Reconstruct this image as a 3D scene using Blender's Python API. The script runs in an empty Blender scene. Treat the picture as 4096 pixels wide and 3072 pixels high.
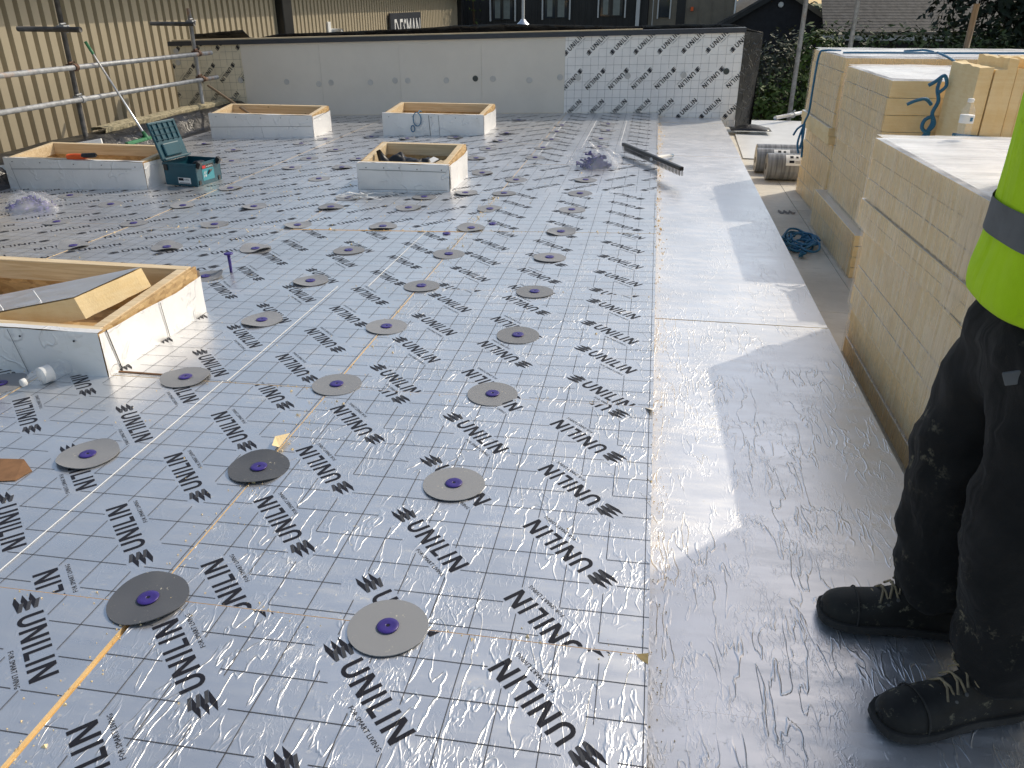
import bpy, bmesh, math, random
from mathutils import Vector, Matrix, noise, Euler

rnd = random.Random(11)
R = math.radians
scene = bpy.context.scene
COL = scene.collection

# ------------------------------------------------------------------ camera
cam_d = bpy.data.cameras.new('camera')
cam = bpy.data.objects.new('camera', cam_d)
COL.objects.link(cam)
cam.location = (0, 0, 1.311)
cam.rotation_euler = (R(90 - 25.868), 0, R(9.607))
cam_d.sensor_width = 36
cam_d.lens = 36 * 3157 / 4096
cam_d.clip_start = 0.05
cam_d.clip_end = 900
scene.camera = cam

# ------------------------------------------------------------------ sky and sun
SUN_EL, SUN_AZ = R(42.8), R(45)
world = bpy.data.worlds.new('World')
scene.world = world
world.use_nodes = True
wn = world.node_tree.nodes
wl = world.node_tree.links
sky = wn.new('ShaderNodeTexSky')
sky.sky_type = 'NISHITA'
sky.sun_disc = False
sky.sun_elevation = SUN_EL
sky.sun_rotation = SUN_AZ
sky.air_density = 1.0
sky.dust_density = 1.6
sky.ozone_density = 1.0
bg = wn['Background']
bg.inputs['Strength'].default_value = 0.15
wl.new(sky.outputs[0], bg.inputs[0])
sun_d = bpy.data.lights.new('sun', 'SUN')
sun_d.energy = 2.25
sun_d.angle = R(0.53)
sun_d.color = (1.0, 0.965, 0.92)
sun = bpy.data.objects.new('sun', sun_d)
COL.objects.link(sun)
sdir = Vector((math.sin(SUN_AZ) * math.cos(SUN_EL), math.cos(SUN_AZ) * math.cos(SUN_EL), math.sin(SUN_EL)))
sun.location = sdir * 40
sun.rotation_euler = (-sdir).to_track_quat('-Z', 'Y').to_euler()

scene.view_settings.view_transform = 'Standard'
scene.view_settings.look = 'None'
scene.view_settings.gamma = 1
scene.view_settings.use_curve_mapping = False
scene.view_settings.exposure = 0.2
scene.view_settings.use_white_balance = True
scene.view_settings.white_balance_temperature = 7500
scene.view_settings.white_balance_tint = 8
scene.render.engine = 'CYCLES'
scene.cycles.use_denoising = True
scene.cycles.max_bounces = 8
scene.cycles.transparent_max_bounces = 16
scene.cycles.sample_clamp_indirect = 6


# ------------------------------------------------------------------ mesh helpers
class MB:
    def __init__(self):
        self.v, self.f, self.m = [], [], []

    def add(self, vs, fs, mi=0, M=None):
        n = len(self.v)
        if M is not None:
            vs = [M @ Vector(p) for p in vs]
        self.v += [tuple(p) for p in vs]
        self.f += [tuple(i + n for i in q) for q in fs]
        self.m += [mi] * len(fs)
        return self

    def box(self, x0, x1, y0, y1, z0, z1, mi=0, M=None, top=None):
        vs = [(x0, y0, z0), (x1, y0, z0), (x1, y1, z0), (x0, y1, z0), (x0, y0, z1), (x1, y0, z1), (x1, y1, z1), (x0, y1, z1)]
        fs = [(3, 2, 1, 0), (4, 5, 6, 7), (0, 1, 5, 4), (1, 2, 6, 5), (2, 3, 7, 6), (3, 0, 4, 7)]
        k = len(self.m)
        self.add(vs, fs, mi, M)
        if top is not None:
            self.m[k + 1] = top
        return self

    def prism(self, poly, z0, z1, mi=0, M=None):
        n = len(poly)
        vs = [(x, y, z0) for x, y in poly] + [(x, y, z1) for x, y in poly]
        fs = [tuple(range(n - 1, -1, -1)), tuple(range(n, 2 * n))]
        fs += [(i, (i + 1) % n, n + (i + 1) % n, n + i) for i in range(n)]
        return self.add(vs, fs, mi, M)

    def tube(self, path, r, n=8, mi=0, M=None, caps=True):
        path = [Vector(p) for p in path]
        rs = r if isinstance(r, (list, tuple)) else [r] * len(path)
        vs, fs = [], []
        up = None
        for i, p in enumerate(path):
            a = path[max(i - 1, 0)]
            b = path[min(i + 1, len(path) - 1)]
            t = (b - a)
            if t.length < 1e-9:
                t = Vector((0, 0, 1))
            t.normalize()
            if up is None:
                up = Vector((0, 0, 1)) if abs(t.z) < .9 else Vector((1, 0, 0))
            s = t.cross(up)
            if s.length < 1e-6:
                s = t.cross(Vector((1, 0, 0)))
            s.normalize()
            up = s.cross(t).normalized()
            for k in range(n):
                an = 2 * math.pi * k / n
                vs.append(p + (s * math.cos(an) + up * math.sin(an)) * rs[i])
        for i in range(len(path) - 1):
            for k in range(n):
                k2 = (k + 1) % n
                fs.append((i * n + k, i * n + k2, (i + 1) * n + k2, (i + 1) * n + k))
        if caps:
            fs.append(tuple(range(n)))
            fs.append(tuple(range((len(path) - 1) * n + n - 1, (len(path) - 1) * n - 1, -1)))
        return self.add(vs, fs, mi, M)

    def lathe(self, prof, n=16, mi=0, M=None):
        vs, fs = [], []
        for r, z in prof:
            for k in range(n):
                a = 2 * math.pi * k / n
                vs.append((r * math.cos(a), r * math.sin(a), z))
        for i in range(len(prof) - 1):
            for k in range(n):
                k2 = (k + 1) % n
                fs.append((i * n + k, i * n + k2, (i + 1) * n + k2, (i + 1) * n + k))
        fs.append(tuple(range(n - 1, -1, -1)))
        e = (len(prof) - 1) * n
        fs.append(tuple(range(e, e + n)))
        return self.add(vs, fs, mi, M)

    def grid(self, fn, nu, nv, mi=0, M=None, wrap=False):
        vs = [fn(i / nu, j / nv) for j in range(nv + 1) for i in range(nu + 1)]
        w = nu + 1
        fs = [(j * w + i, j * w + i + 1, (j + 1) * w + i + 1, (j + 1) * w + i) for j in range(nv) for i in range(nu)]
        return self.add(vs, fs, mi, M)


def mesh(name, mb, mats):
    me = bpy.data.meshes.new(name)
    me.from_pydata(mb.v, [], mb.f)
    for m in (mats if isinstance(mats, (list, tuple)) else [mats]):
        me.materials.append(m)
    if any(mb.m):
        me.polygons.foreach_set('material_index', mb.m)
    me.update()
    return me


def obj(name, mb, mats, parent=None, loc=None, rot=None, smooth=False, bevel=0, label=None, solid=0, sub=0):
    me = mb if isinstance(mb, bpy.types.Mesh) else mesh(name, mb, mats)
    o = bpy.data.objects.new(name, me)
    COL.objects.link(o)
    if parent:
        o.parent = parent
    if loc:
        o.location = loc
    if rot:
        o.rotation_euler = rot
    if smooth:
        me.polygons.foreach_set('use_smooth', [True] * len(me.polygons))
    if solid:
        s = o.modifiers.new('Solidify', 'SOLIDIFY')
        s.thickness = solid
    if bevel:
        b = o.modifiers.new('Bevel', 'BEVEL')
        b.width = bevel
        b.segments = 2
        b.limit_method = 'ANGLE'
    if sub:
        s = o.modifiers.new('Subsurf', 'SUBSURF')
        s.levels = s.render_levels = sub
    if label:
        o['label'] = label
    return o


def thing(name, label, cat, loc=(0, 0, 0), rz=0, group=None):
    o = bpy.data.objects.new(name, None)
    o.empty_display_size = .1
    COL.objects.link(o)
    o.location = loc
    o.rotation_euler = (0, 0, rz)
    return tag(o, label, cat, group)


def tag(o, label, cat, group=None):
    o['label'] = label
    o['category'] = cat
    if group:
        o['group'] = group
    return o


def struct(o, kind='structure'):
    o['kind'] = kind
    return o


# ------------------------------------------------------------------ materials
class NT:
    def __init__(self, name):
        self.mat = bpy.data.materials.new(name)
        self.mat.use_nodes = True
        self.t = self.mat.node_tree
        self.b = self.t.nodes['Principled BSDF']
        self.out = self.t.nodes['Material Output']
        self.co = None

    def n(self, typ, **kw):
        nd = self.t.nodes.new('ShaderNode' + typ)
        for k, v in kw.items():
            if k.startswith('i_'):
                nd.inputs[k[2:].replace('_', ' ')].default_value = v
            else:
                setattr(nd, k, v)
        return nd

    def l(self, a, b):
        self.t.links.new(a, b)

    def coord(self, scale=(1, 1, 1), kind='Object', rot=(0, 0, 0)):
        if self.co is None:
            self.co = self.n('TexCoord')
        mp = self.n('Mapping')
        mp.inputs['Scale'].default_value = scale
        mp.inputs['Rotation'].default_value = rot
        self.l(self.co.outputs[kind], mp.inputs[0])
        return mp.outputs[0]

    def noise(self, vec, scale=5, detail=3, rough=.5, dist=0):
        nd = self.n('TexNoise')
        nd.inputs['Scale'].default_value = scale
        nd.inputs['Detail'].default_value = detail
        nd.inputs['Roughness'].default_value = rough
        nd.inputs['Distortion'].default_value = dist
        self.l(vec, nd.inputs['Vector'])
        return nd.outputs['Fac']

    def math(self, op, a, b=None, c=None, clamp=False):
        nd = self.n('Math', operation=op, use_clamp=clamp)
        for i, x in enumerate((a, b, c)):
            if x is None:
                continue
            if isinstance(x, (int, float)):
                nd.inputs[i].default_value = x
            else:
                self.l(x, nd.inputs[i])
        return nd.outputs[0]

    def ramp(self, fac, lo, hi, a=0., b=1.):
        nd = self.n('MapRange')
        nd.interpolation_type = 'SMOOTHSTEP'
        for k, x in zip(('From Min', 'From Max', 'To Min', 'To Max'), (lo, hi, a, b)):
            nd.inputs[k].default_value = x
        self.l(fac, nd.inputs['Value'])
        return nd.outputs[0]

    def mix(self, fac, a, b):
        nd = self.n('Mix', data_type='RGBA')
        for sock, x in ((nd.inputs[0], fac), (nd.inputs[6], a), (nd.inputs[7], b)):
            if isinstance(x, (int, float)):
                sock.default_value = x
            elif isinstance(x, tuple):
                sock.default_value = (*x, 1)
            else:
                self.l(x, sock)
        return nd.outputs[2]

    def bump(self, h, dist=.002, strength=1.0):
        nd = self.n('Bump')
        nd.inputs['Distance'].default_value = dist
        if isinstance(strength, (int, float)):
            nd.inputs['Strength'].default_value = strength
        else:
            self.l(strength, nd.inputs['Strength'])
        self.l(h, nd.inputs['Height'])
        self.l(nd.outputs[0], self.b.inputs['Normal'])
        return nd

    def set(self, **kw):
        for k, v in kw.items():
            s = self.b.inputs[k.replace('_', ' ')]
            if isinstance(v, (int, float)):
                s.default_value = v
            elif isinstance(v, tuple):
                s.default_value = (*v, 1) if len(v) == 3 else v
            else:
                self.l(v, s)
        return self


def plain(name, c, rough=.5, metal=0, var=.12, scale=6, bump=0, bscale=60, **kw):
    m = NT(name)
    v = m.coord()
    n1 = m.noise(v, scale, 4, .6)
    dark = tuple(x * (1 - var) for x in c)
    lite = tuple(min(1, x * (1 + var)) for x in c)
    m.set(Base_Color=m.mix(m.ramp(n1, .3, .7), dark, lite), Roughness=rough, Metallic=metal, **kw)
    if bump:
        m.bump(m.noise(v, bscale, 3), bump)
    return m.mat


def wrinkles(m, v1=(19, 6, 8), v2=(62, 26, 20), broken=True):
    """height field of fine raised creases in a laminated foil facing"""
    a = m.noise(m.coord(v1), 1, 2.5, .55, .35)
    r1 = m.ramp(m.math('ABSOLUTE', m.math('SUBTRACT', a, .5)), 0, .028, 1, 0)
    b = m.noise(m.coord(v2), 1, 2, .5, .6)
    r2 = m.ramp(m.math('ABSOLUTE', m.math('SUBTRACT', b, .5)), 0, .06, 1, 0)
    big = m.noise(m.coord((5, 3, 4)), 1, 3, .6)
    mk = m.ramp(big, .40, .56)
    mk2 = m.ramp(m.noise(m.coord((9, 7, 7), rot=(0, 0, .6)), 1, 2), .45, .6)
    h = m.math('MULTIPLY', r1, mk)
    h = m.math('ADD', h, m.math('MULTIPLY', m.math('MULTIPLY', r2, mk2), .28))
    return m.math('ADD', h, m.math('MULTIPLY', big, .2))


def foil(name, c, rough, dustc=(.62, .57, .47), dust=(.62, .72), metal=.9, attr=True, dist=.0020, v1=(19, 6, 8), v2=(62, 26, 20)):
    m = NT(name)
    h = wrinkles(m, v1, v2)
    fine = m.noise(m.coord((60, 60, 60)), 1, 4, .7)
    patch = m.noise(m.coord((2.2, 2.2, 2.2)), 1, 4, .65)
    sm = m.noise(m.coord((5, 22, 9), rot=(0, 0, -.5)), 1, 4, .7, .3)
    d1 = m.math('MULTIPLY', m.ramp(fine, dust[0], dust[1]), m.ramp(patch, .45, .7))
    d2 = m.math('MULTIPLY', m.ramp(sm, .58, .8), m.ramp(patch, .42, .75, 0, .5))
    d = m.math('ADD', d1, d2, clamp=True)
    cc = m.mix(m.ramp(patch, .3, .7), tuple(x * .93 for x in c), tuple(min(1, x * 1.05) for x in c))
    m.set(Base_Color=m.mix(d, cc, dustc), Metallic=m.math('MULTIPLY', m.math('SUBTRACT', 1, d), metal),
          Roughness=m.math('ADD', m.math('MULTIPLY', d, .4), m.ramp(sm, .3, .75, rough - .05, rough + .1)))
    if attr:
        at = m.n('Attribute', attribute_type='OBJECT', attribute_name='wrinkle')
        m.bump(h, dist, at.outputs['Fac'])
    else:
        m.bump(h, dist, .8)
    return m.mat


M = {}
M['foil'] = foil('printed_foil', (.73, .735, .75), .32, dust=(.59, .70), metal=.80)
M['foil_plain'] = foil('plain_foil', (.80, .80, .815), .37, dust=(.6, .7), metal=.82, dist=.0013, v1=(24, 5, 8), v2=(70, 30, 20))
M['kerb_foil'] = foil('kerb_foil', (.84, .83, .81), .42, dust=(.66, .8), metal=.25, attr=False, dist=.004, v1=(5, 4, 5), v2=(16, 12, 14))


def ink_mat(name, c):
    m = NT(name)
    h = wrinkles(m)
    d = m.noise(m.coord((40, 40, 40)), 1, 4, .7)
    m.set(Base_Color=m.mix(m.ramp(d, .62, .8, 0, .14), c, (.5, .5, .48)), Roughness=.5, Specular_IOR_Level=.22)
    at = m.n('Attribute', attribute_type='OBJECT', attribute_name='wrinkle')
    m.bump(h, .0015, at.outputs['Fac'])
    return m.mat


M['ink'] = ink_mat('printed_ink', (.016, .016, .022))
M['ink_grey'] = ink_mat('printed_ink_grey', (.06, .062, .07))


def foam_mat(name, c, c2):
    m = NT(name)
    v = m.coord((1, 1, 1))
    n1 = m.noise(v, 7, 4, .65)
    n2 = m.noise(m.coord((3, 3, 22)), 4, 3, .6)
    m.set(Base_Color=m.mix(m.ramp(m.math('ADD', m.math('MULTIPLY', n1, .6), m.math('MULTIPLY', n2, .4)), .35, .65), c, c2), Roughness=.85)
    m.bump(m.noise(v, 120, 3), .002, .6)
    return m.mat


M['foam'] = foam_mat('pir_foam', (.84, .62, .32), (.91, .72, .43))
M['foam_old'] = foam_mat('pir_foam_aged', (.55, .36, .14), (.72, .50, .22))


def timber_mat(name, c, c2, ax=(2, 40, 40)):
    m = NT(name)
    g = m.noise(m.coord(ax), 1, 5, .6, 1.2)
    k = m.noise(m.coord((3, 3, 3)), 1, 2)
    col = m.mix(m.ramp(g, .35, .68), c, c2)
    vo = m.n('TexVoronoi')
    vo.inputs['Scale'].default_value = 4.5
    m.l(m.coord((1, 1, 1)), vo.inputs['Vector'])
    col = m.mix(m.ramp(vo.outputs['Distance'], .03, .09, .75, 0), col, (.16, .08, .03))
    m.set(Base_Color=col, Roughness=.65)
    m.bump(g, .0015, .5)
    return m.mat


M['timber'] = timber_mat('pine_timber', (.62, .46, .27), (.78, .63, .42))
M['timber_dark'] = timber_mat('dark_timber', (.18, .12, .07), (.3, .21, .13), (40, 40, 3))


def osb_mat():
    m = NT('osb_board')
    vo = m.n('TexVoronoi')
    vo.inputs['Scale'].default_value = 1
    m.l(m.coord((26, 30, 60)), vo.inputs['Vector'])
    r = m.n('SeparateColor')
    m.l(vo.outputs['Color'], r.inputs[0])
    g = m.noise(m.coord((10, 40, 60)), 1, 4, .6)
    c = m.mix(r.outputs[0], (.40, .24, .10), (.68, .46, .22))
    m.set(Base_Color=m.mix(m.ramp(g, .55, .75, 0, .6), c, (.25, .13, .05)), Roughness=.6)
    m.bump(vo.outputs['Distance'], .002, .5)
    return m.mat


M['osb'] = osb_mat()


def black_sheet():
    m = NT('black_membrane')
    a = m.noise(m.coord((4, 4, 4)), 1, 3, .6, .8)
    b = m.ramp(m.math('ABSOLUTE', m.math('SUBTRACT', m.noise(m.coord((5, 9, 7)), 1, 2, .5, .5), .5)), 0, .06, 1, 0)
    du = m.noise(m.coord((3, 3, 3)), 1, 5, .7)
    m.set(Base_Color=m.mix(m.ramp(du, .5, .75), (.010, .010, .011), (.06, .056, .05)), Roughness=m.ramp(du, .4, .7, .3, .6))
    m.bump(m.math('ADD', a, m.math('MULTIPLY', b, .3)), .02, .7)
    return m.mat


M['black_sheet'] = black_sheet()
M['rockwool'] = plain('mineral_wool', (.36, .31, .20), .95, var=.4, scale=25, bump=.01, bscale=40)


def steel_mat():
    m = NT('galvanised_tube')
    v = m.coord((1, 1, 1))
    a = m.noise(v, 14, 5, .7)
    r = m.ramp(m.noise(v, 2.3, 3, .6), .58, .72)
    c = m.mix(m.ramp(a, .3, .7), (.22, .225, .23), (.42, .43, .44))
    c = m.mix(m.math('MULTIPLY', r, .7), c, (.50, .25, .10))
    m.set(Base_Color=c, Metallic=.35, Roughness=.55)
    m.bump(a, .001)
    return m.mat


M['steel'] = steel_mat()
M['steel_dark'] = plain('weathered_tube', (.10, .095, .09), .65, .3, var=.35, scale=12)
M['rust'] = plain('rusty_coupler', (.13, .07, .045), .7, .4, var=.5, scale=30, bump=.002)
M['clad'] = plain('beige_cladding', (.42, .355, .25), .5, var=.05, scale=1.2)
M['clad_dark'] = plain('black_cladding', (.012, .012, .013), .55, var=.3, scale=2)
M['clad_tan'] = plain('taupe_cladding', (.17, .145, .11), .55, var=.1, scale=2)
M['black'] = plain('black_plastic', (.012, .012, .013), .4, var=.2)
M['coping'] = plain('anthracite_coping', (.035, .04, .05), .45, var=.1)
M['panel'] = plain('plain_panel', (.72, .655, .565), .7, var=.03, scale=2.5, bump=.0006, bscale=30)
M['wall_foil'] = plain('wall_foil', (.86, .83, .79), .5, metal=.05, var=.04, scale=3, bump=.0015, bscale=18)
M['wall_foil_old'] = plain('wall_foil_aged', (.74, .66, .50), .6, metal=.1, var=.08, scale=3, bump=.0015, bscale=18)
M['washer'] = plain('clear_washer', (.52, .50, .47), .35, var=.1)
M['washer_dark'] = plain('dark_washer', (.05, .06, .055), .5, var=.2)
M['disc'] = None


def disc_mat(name, c, rough):
    m = NT(name)
    v = m.coord()
    f = m.noise(m.coord((70, 70, 70)), 1, 4, .7)
    p = m.noise(m.coord((9, 9, 9)), 1, 3)
    d = m.math('MULTIPLY', m.ramp(f, .63, .72), m.ramp(p, .45, .65))
    at = m.n('ObjectInfo')
    c1 = m.mix(at.outputs['Random'], tuple(x * .82 for x in c), tuple(x * 1.15 for x in c))
    m.set(Base_Color=m.mix(d, c1, (.66, .6, .46)), Roughness=rough)
    wv = m.n('TexWave', wave_type='BANDS')
    wv.inputs['Scale'].default_value = 160
    m.l(v, wv.inputs['Vector'])
    m.bump(wv.outputs['Fac'], .0006, .4)
    return m.mat


M['disc'] = disc_mat('grey_disc', (.265, .268, .275), .46)
M['disc_dark'] = disc_mat('slate_disc', (.085, .09, .10), .5)
M['purple'] = plain('purple_plastic', (.045, .026, .20), .33, var=.15, scale=20)
M['teal'] = plain('teal_plastic', (.005, .072, .10), .42, var=.1, scale=9)
M['teal_lite'] = plain('teal_label', (.01, .25, .30), .4, var=.05)
M['white'] = plain('white_plastic', (.78, .78, .76), .5, var=.04)
M['red'] = plain('red_print', (.6, .02, .02), .5, var=.05)
M['orange'] = plain('orange_plastic', (.75, .10, .015), .4, var=.1)
M['green'] = plain('green_plastic', (.04, .20, .09), .5, var=.15, scale=20)
M['alu'] = plain('aluminium', (.72, .73, .75), .3, .9, var=.06)
M['blade'] = plain('saw_blade', (.35, .34, .32), .4, .8, var=.2)
M['cardboard'] = plain('brown_card', (.24, .12, .055), .8, var=.15, scale=20)
M['rope'] = None


def rope_mat():
    m = NT('blue_rope')
    v = m.coord()
    w = m.n('TexWave', wave_type='BANDS', bands_direction='DIAGONAL')
    w.inputs['Scale'].default_value = 90
    m.l(v, w.inputs['Vector'])
    m.set(Base_Color=m.mix(w.outputs['Fac'], (.018, .12, .26), (.05, .28, .46)), Roughness=.6)
    m.bump(w.outputs['Fac'], .003, .8)
    return m.mat


M['rope'] = rope_mat()


def film_mat(name, lo, hi, tint=(.86, .85, .83), rough=.22, ax=(30, 30, 3), dist=.004):
    m = NT(name)
    a = m.noise(m.coord(ax), 1, 4, .65, .4)
    b = m.noise(m.coord((3, 3, 3)), 1, 3, .6)
    m.set(Base_Color=tint, Roughness=rough)
    m.b.inputs['IOR'].default_value = 1.45
    m.bump(m.math('ADD', a, b), dist, .9)
    tr = m.n('BsdfTransparent')
    mx = m.n('MixShader')
    fac = m.ramp(m.math('ADD', m.math('MULTIPLY', a, .5), m.math('MULTIPLY', b, .5)), .38, .66, lo, hi)
    m.l(fac, mx.inputs[0])
    m.l(tr.outputs[0], mx.inputs[1])
    m.l(m.b.outputs[0], mx.inputs[2])
    m.l(mx.outputs[0], m.out.inputs[0])
    return m.mat


M['film'] = film_mat('stretch_film', .18, .52, (.97, .80, .58), .2, (34, 34, 2.2), .005)  # warm tint stands in for light coming through the foam and bouncing up
M['film_top'] = film_mat('stretch_film_top', .5, .95, (.90, .90, .90), .3, (5, 40, 5), .006)  # whiter, denser film: sun glare on the pack tops put into the colour
M['film_milky'] = film_mat('milky_film', .55, .85, (.78, .73, .65), .35, (9, 9, 3), .006)
M['bag'] = film_mat('clear_bag', .06, .40, (.9, .9, .92), .16, (4, 4, 4), .006)
M['clear'] = film_mat('clear_bottle', .04, .2, (.9, .93, .95), .08, (20, 20, 20), .002)


def deck_mat():
    m = NT('weathered_deck')
    a = m.noise(m.coord((2, 2, 2)), 1, 5, .65)
    s = m.noise(m.coord((4, 60, 20)), 1, 4, .65, .4)
    d = m.noise(m.coord((22, 40, 20)), 1, 5, .7)
    c = m.mix(m.ramp(a, .3, .7), (.50, .47, .41), (.68, .65, .58))
    c = m.mix(m.ramp(s, .6, .72, 0, .55), c, (.16, .14, .12))
    c = m.mix(m.ramp(d, .66, .74, 0, .8), c, (.12, .09, .06))
    m.set(Base_Color=c, Roughness=.55, Metallic=.15)
    m.bump(m.math('ADD', s, d), .003, .5)
    return m.mat


M['deck'] = deck_mat()
M['white_sheet'] = plain('white_membrane', (.66, .66, .65), .45, var=.05, bump=.003, bscale=8)
M['roll'] = None


def roll_mat():
    m = NT('membrane_roll')
    a = m.noise(m.coord((60, 4, 4)), 1, 3, .6)
    m.set(Base_Color=m.mix(m.ramp(a, .35, .65), (.12, .125, .13), (.26, .265, .27)), Roughness=.28)
    m.bump(a, .003, .6)
    return m.mat


M['roll'] = roll_mat()
M['hivis'] = None


def cloth(name, c, c2, dirt=None, fold=.02, rough=.85, fs=(7, 7, 3)):
    m = NT(name)
    a = m.noise(m.coord((9, 9, 9)), 1, 4, .6)
    f = m.noise(m.coord(fs), 1, 3, .55, .8)
    w = m.noise(m.coord((400, 400, 400)), 1, 2)
    col = m.mix(m.ramp(a, .3, .7), c, c2)
    if dirt:
        p = m.noise(m.coord((24, 24, 24)), 1, 5, .75)
        q = m.noise(m.coord((3.5, 3.5, 3.5)), 1, 2)
        col = m.mix(m.math('MULTIPLY', m.ramp(p, .56, .70), m.ramp(q, .47, .62)), col, dirt)
    m.set(Base_Color=col, Roughness=rough, Sheen_Weight=.03, Specular_IOR_Level=.25)
    m.bump(m.math('ADD', f, m.math('MULTIPLY', w, .03)), fold, .8)
    return m.mat


M['hivis'] = cloth('hi_vis_cloth', (.44, .70, .014), (.52, .80, .022), (.24, .32, .04), fold=.03)
M['band'] = cloth('grey_band', (.11, .112, .112), (.16, .16, .16), fold=.004)
M['trouser'] = cloth('black_workwear', (.007, .007, .007), (.014, .0135, .013), (.15, .13, .09), fold=.035)
M['boot'] = cloth('boot_leather', (.012, .011, .010), (.026, .024, .021), (.28, .25, .17), fold=.003, rough=.6)
M['sole'] = cloth('boot_sole', (.03, .028, .026), (.05, .046, .042), fold=.002)
M['lace'] = plain('khaki_lace', (.26, .20, .12), .8, var=.3, scale=60)
M['skin'] = plain('skin', (.52, .31, .22), .5, var=.08, Subsurface_Weight=.1)
M['hair'] = plain('short_hair', (.05, .03, .02), .7, var=.3, scale=60)
M['white_line'] = plain('white_scuff', (.80, .80, .78), .5, var=.05)
M['glass'] = plain('window_glass', (.03, .04, .05), .06, var=.2, scale=1)
M['blind'] = plain('pale_blind', (.20, .22, .20), .6, var=.1)
M['lightframe'] = plain('pale_trim', (.55, .55, .54), .5, var=.04)
M['slate'] = plain('roof_slates', (.062, .059, .057), .7, var=.35, scale=5, bump=.01, bscale=6)
M['render_grey'] = plain('dark_render', (.022, .022, .026), .8, var=.2)
M['ground'] = plain('yard_ground', (.09, .088, .08), .9, var=.3, scale=.4)
M['field'] = plain('far_field', (.16, .17, .08), .9, var=.3, scale=.05)
M['bark'] = plain('bark', (.07, .05, .035), .9, var=.3, scale=15, bump=.01)


def leaf_mat(name, a, b):
    m = NT(name)
    oi = m.noise(m.coord((1.4, 1.4, 1.4)), 1, 3)
    g = m.n('NewGeometry')
    c = m.mix(m.ramp(oi, .3, .7), a, b)
    c = m.mix(g.outputs['Random Per Island'], c, tuple(x * .6 for x in a))
    m.set(Base_Color=c, Roughness=.6, Specular_IOR_Level=.3)
    m.b.inputs['Transmission Weight'].default_value = 0
    return m.mat


M['leaf_a'] = leaf_mat('laurel_leaves', (.035, .062, .016), (.075, .115, .03))
M['leaf_b'] = leaf_mat('green_leaves', (.065, .11, .016), (.11, .17, .028))
M['leaf_c'] = leaf_mat('grey_leaves', (.08, .09, .055), (.125, .135, .08))
M['leaf_d'] = leaf_mat('dark_leaves', (.012, .022, .010), (.022, .038, .014))

# ------------------------------------------------------------------ the printed mark
LH, LW = .058, .0105


def quad(x0, x1, y0, y1):
    return [(x0, y0), (x1, y0), (x1, y1), (x0, y1)]


def clip(poly, a, b, c):
    """keep a*x+b*y<=c"""
    out = []
    n = len(poly)
    for i in range(n):
        p, q = poly[i], poly[(i + 1) % n]
        dp, dq = a * p[0] + b * p[1] - c, a * q[0] + b * q[1] - c
        if dp <= 0:
            out.append(p)
        if (dp < 0 < dq) or (dq < 0 < dp):
            t = dp / (dp - dq)
            out.append((p[0] + t * (q[0] - p[0]), p[1] + t * (q[1] - p[1])))
    return out


def cliprect(poly, x0, x1, y0, y1):
    for a, b, c in ((1, 0, x1), (-1, 0, -x0), (0, 1, y1), (0, -1, -y0)):
        poly = clip(poly, a, b, c)
        if len(poly) < 3:
            return None
    return poly


def letterN(x0, x1):
    dw = .0125
    d = [(x0, LH), (x1 - dw, 0), (x1, 0), (x0 + dw, LH)]
    d = clip(clip(d, 1, 0, x1 - LW), -1, 0, -(x0 + LW))
    return [quad(x0, x0 + LW, 0, LH), quad(x1 - LW, x1, 0, LH), d]


def letterU(x0, x1):
    r = (x1 - x0) / 2
    cx = (x0 + x1) / 2
    P = [quad(x0, x0 + LW, r, LH), quad(x1 - LW, x1, r, LH)]
    k = 8
    for i in range(k):
        a, b = math.pi + math.pi * i / k, math.pi + math.pi * (i + 1) / k
        P.append([(cx + (r - LW) * math.cos(a), r + (r - LW) * math.sin(a)), (cx + r * math.cos(a), r + r * math.sin(a)),
                  (cx + r * math.cos(b), r + r * math.sin(b)), (cx + (r - LW) * math.cos(b), r + (r - LW) * math.sin(b))])
    return P


LOGO = letterU(-.241, -.197) + letterN(-.185, -.139) + [quad(-.126, -.1165, 0, LH)] + \
    [quad(-.103, -.0935, 0, LH), quad(-.0935, -.073, 0, LW)] + [quad(-.063, -.0535, 0, LH)] + letterN(-.040, .006)
ICON_D, ICON_L = [], []
for k in range(3):
    y = .0175 * k
    ICON_D.append([(-.330, .005 + y), (-.305, y - .001), (-.261, y + .005), (-.296, y + .0135)])
    ICON_L.append([(-.2955, .0138 + y), (-.2605, .0055 + y), (-.2615, .0142 + y), (-.2965, .0225 + y)])
LCX, LCY = -.162, .02


def text_tris(s, height, width=None):
    cu = bpy.data.curves.new('t', 'FONT')
    cu.body = s
    cu.resolution_u = 1
    ob = bpy.data.objects.new('t', cu)
    COL.objects.link(ob)
    dg = bpy.context.evaluated_depsgraph_get()
    me = bpy.data.meshes.new_from_object(ob.evaluated_get(dg))
    xs = [v.co.x for v in me.vertices]
    ys = [v.co.y for v in me.vertices]
    x0, x1, y0, y1 = min(xs), max(xs), min(ys), max(ys)
    sy = height / (y1 - y0)
    sx = (width / (x1 - x0)) if width else sy
    tr = [[((me.vertices[i].co.x - x0) * sx, (me.vertices[i].co.y - y0) * sy) for i in p.vertices] for p in me.polygons]
    bpy.data.objects.remove(ob)
    bpy.data.curves.remove(cu)
    bpy.data.meshes.remove(me)
    return tr


TAG = [[(x - .128, y - .028) for x, y in t] for t in text_tris('FOR SMART LIVING', .0115, .132)]


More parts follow.
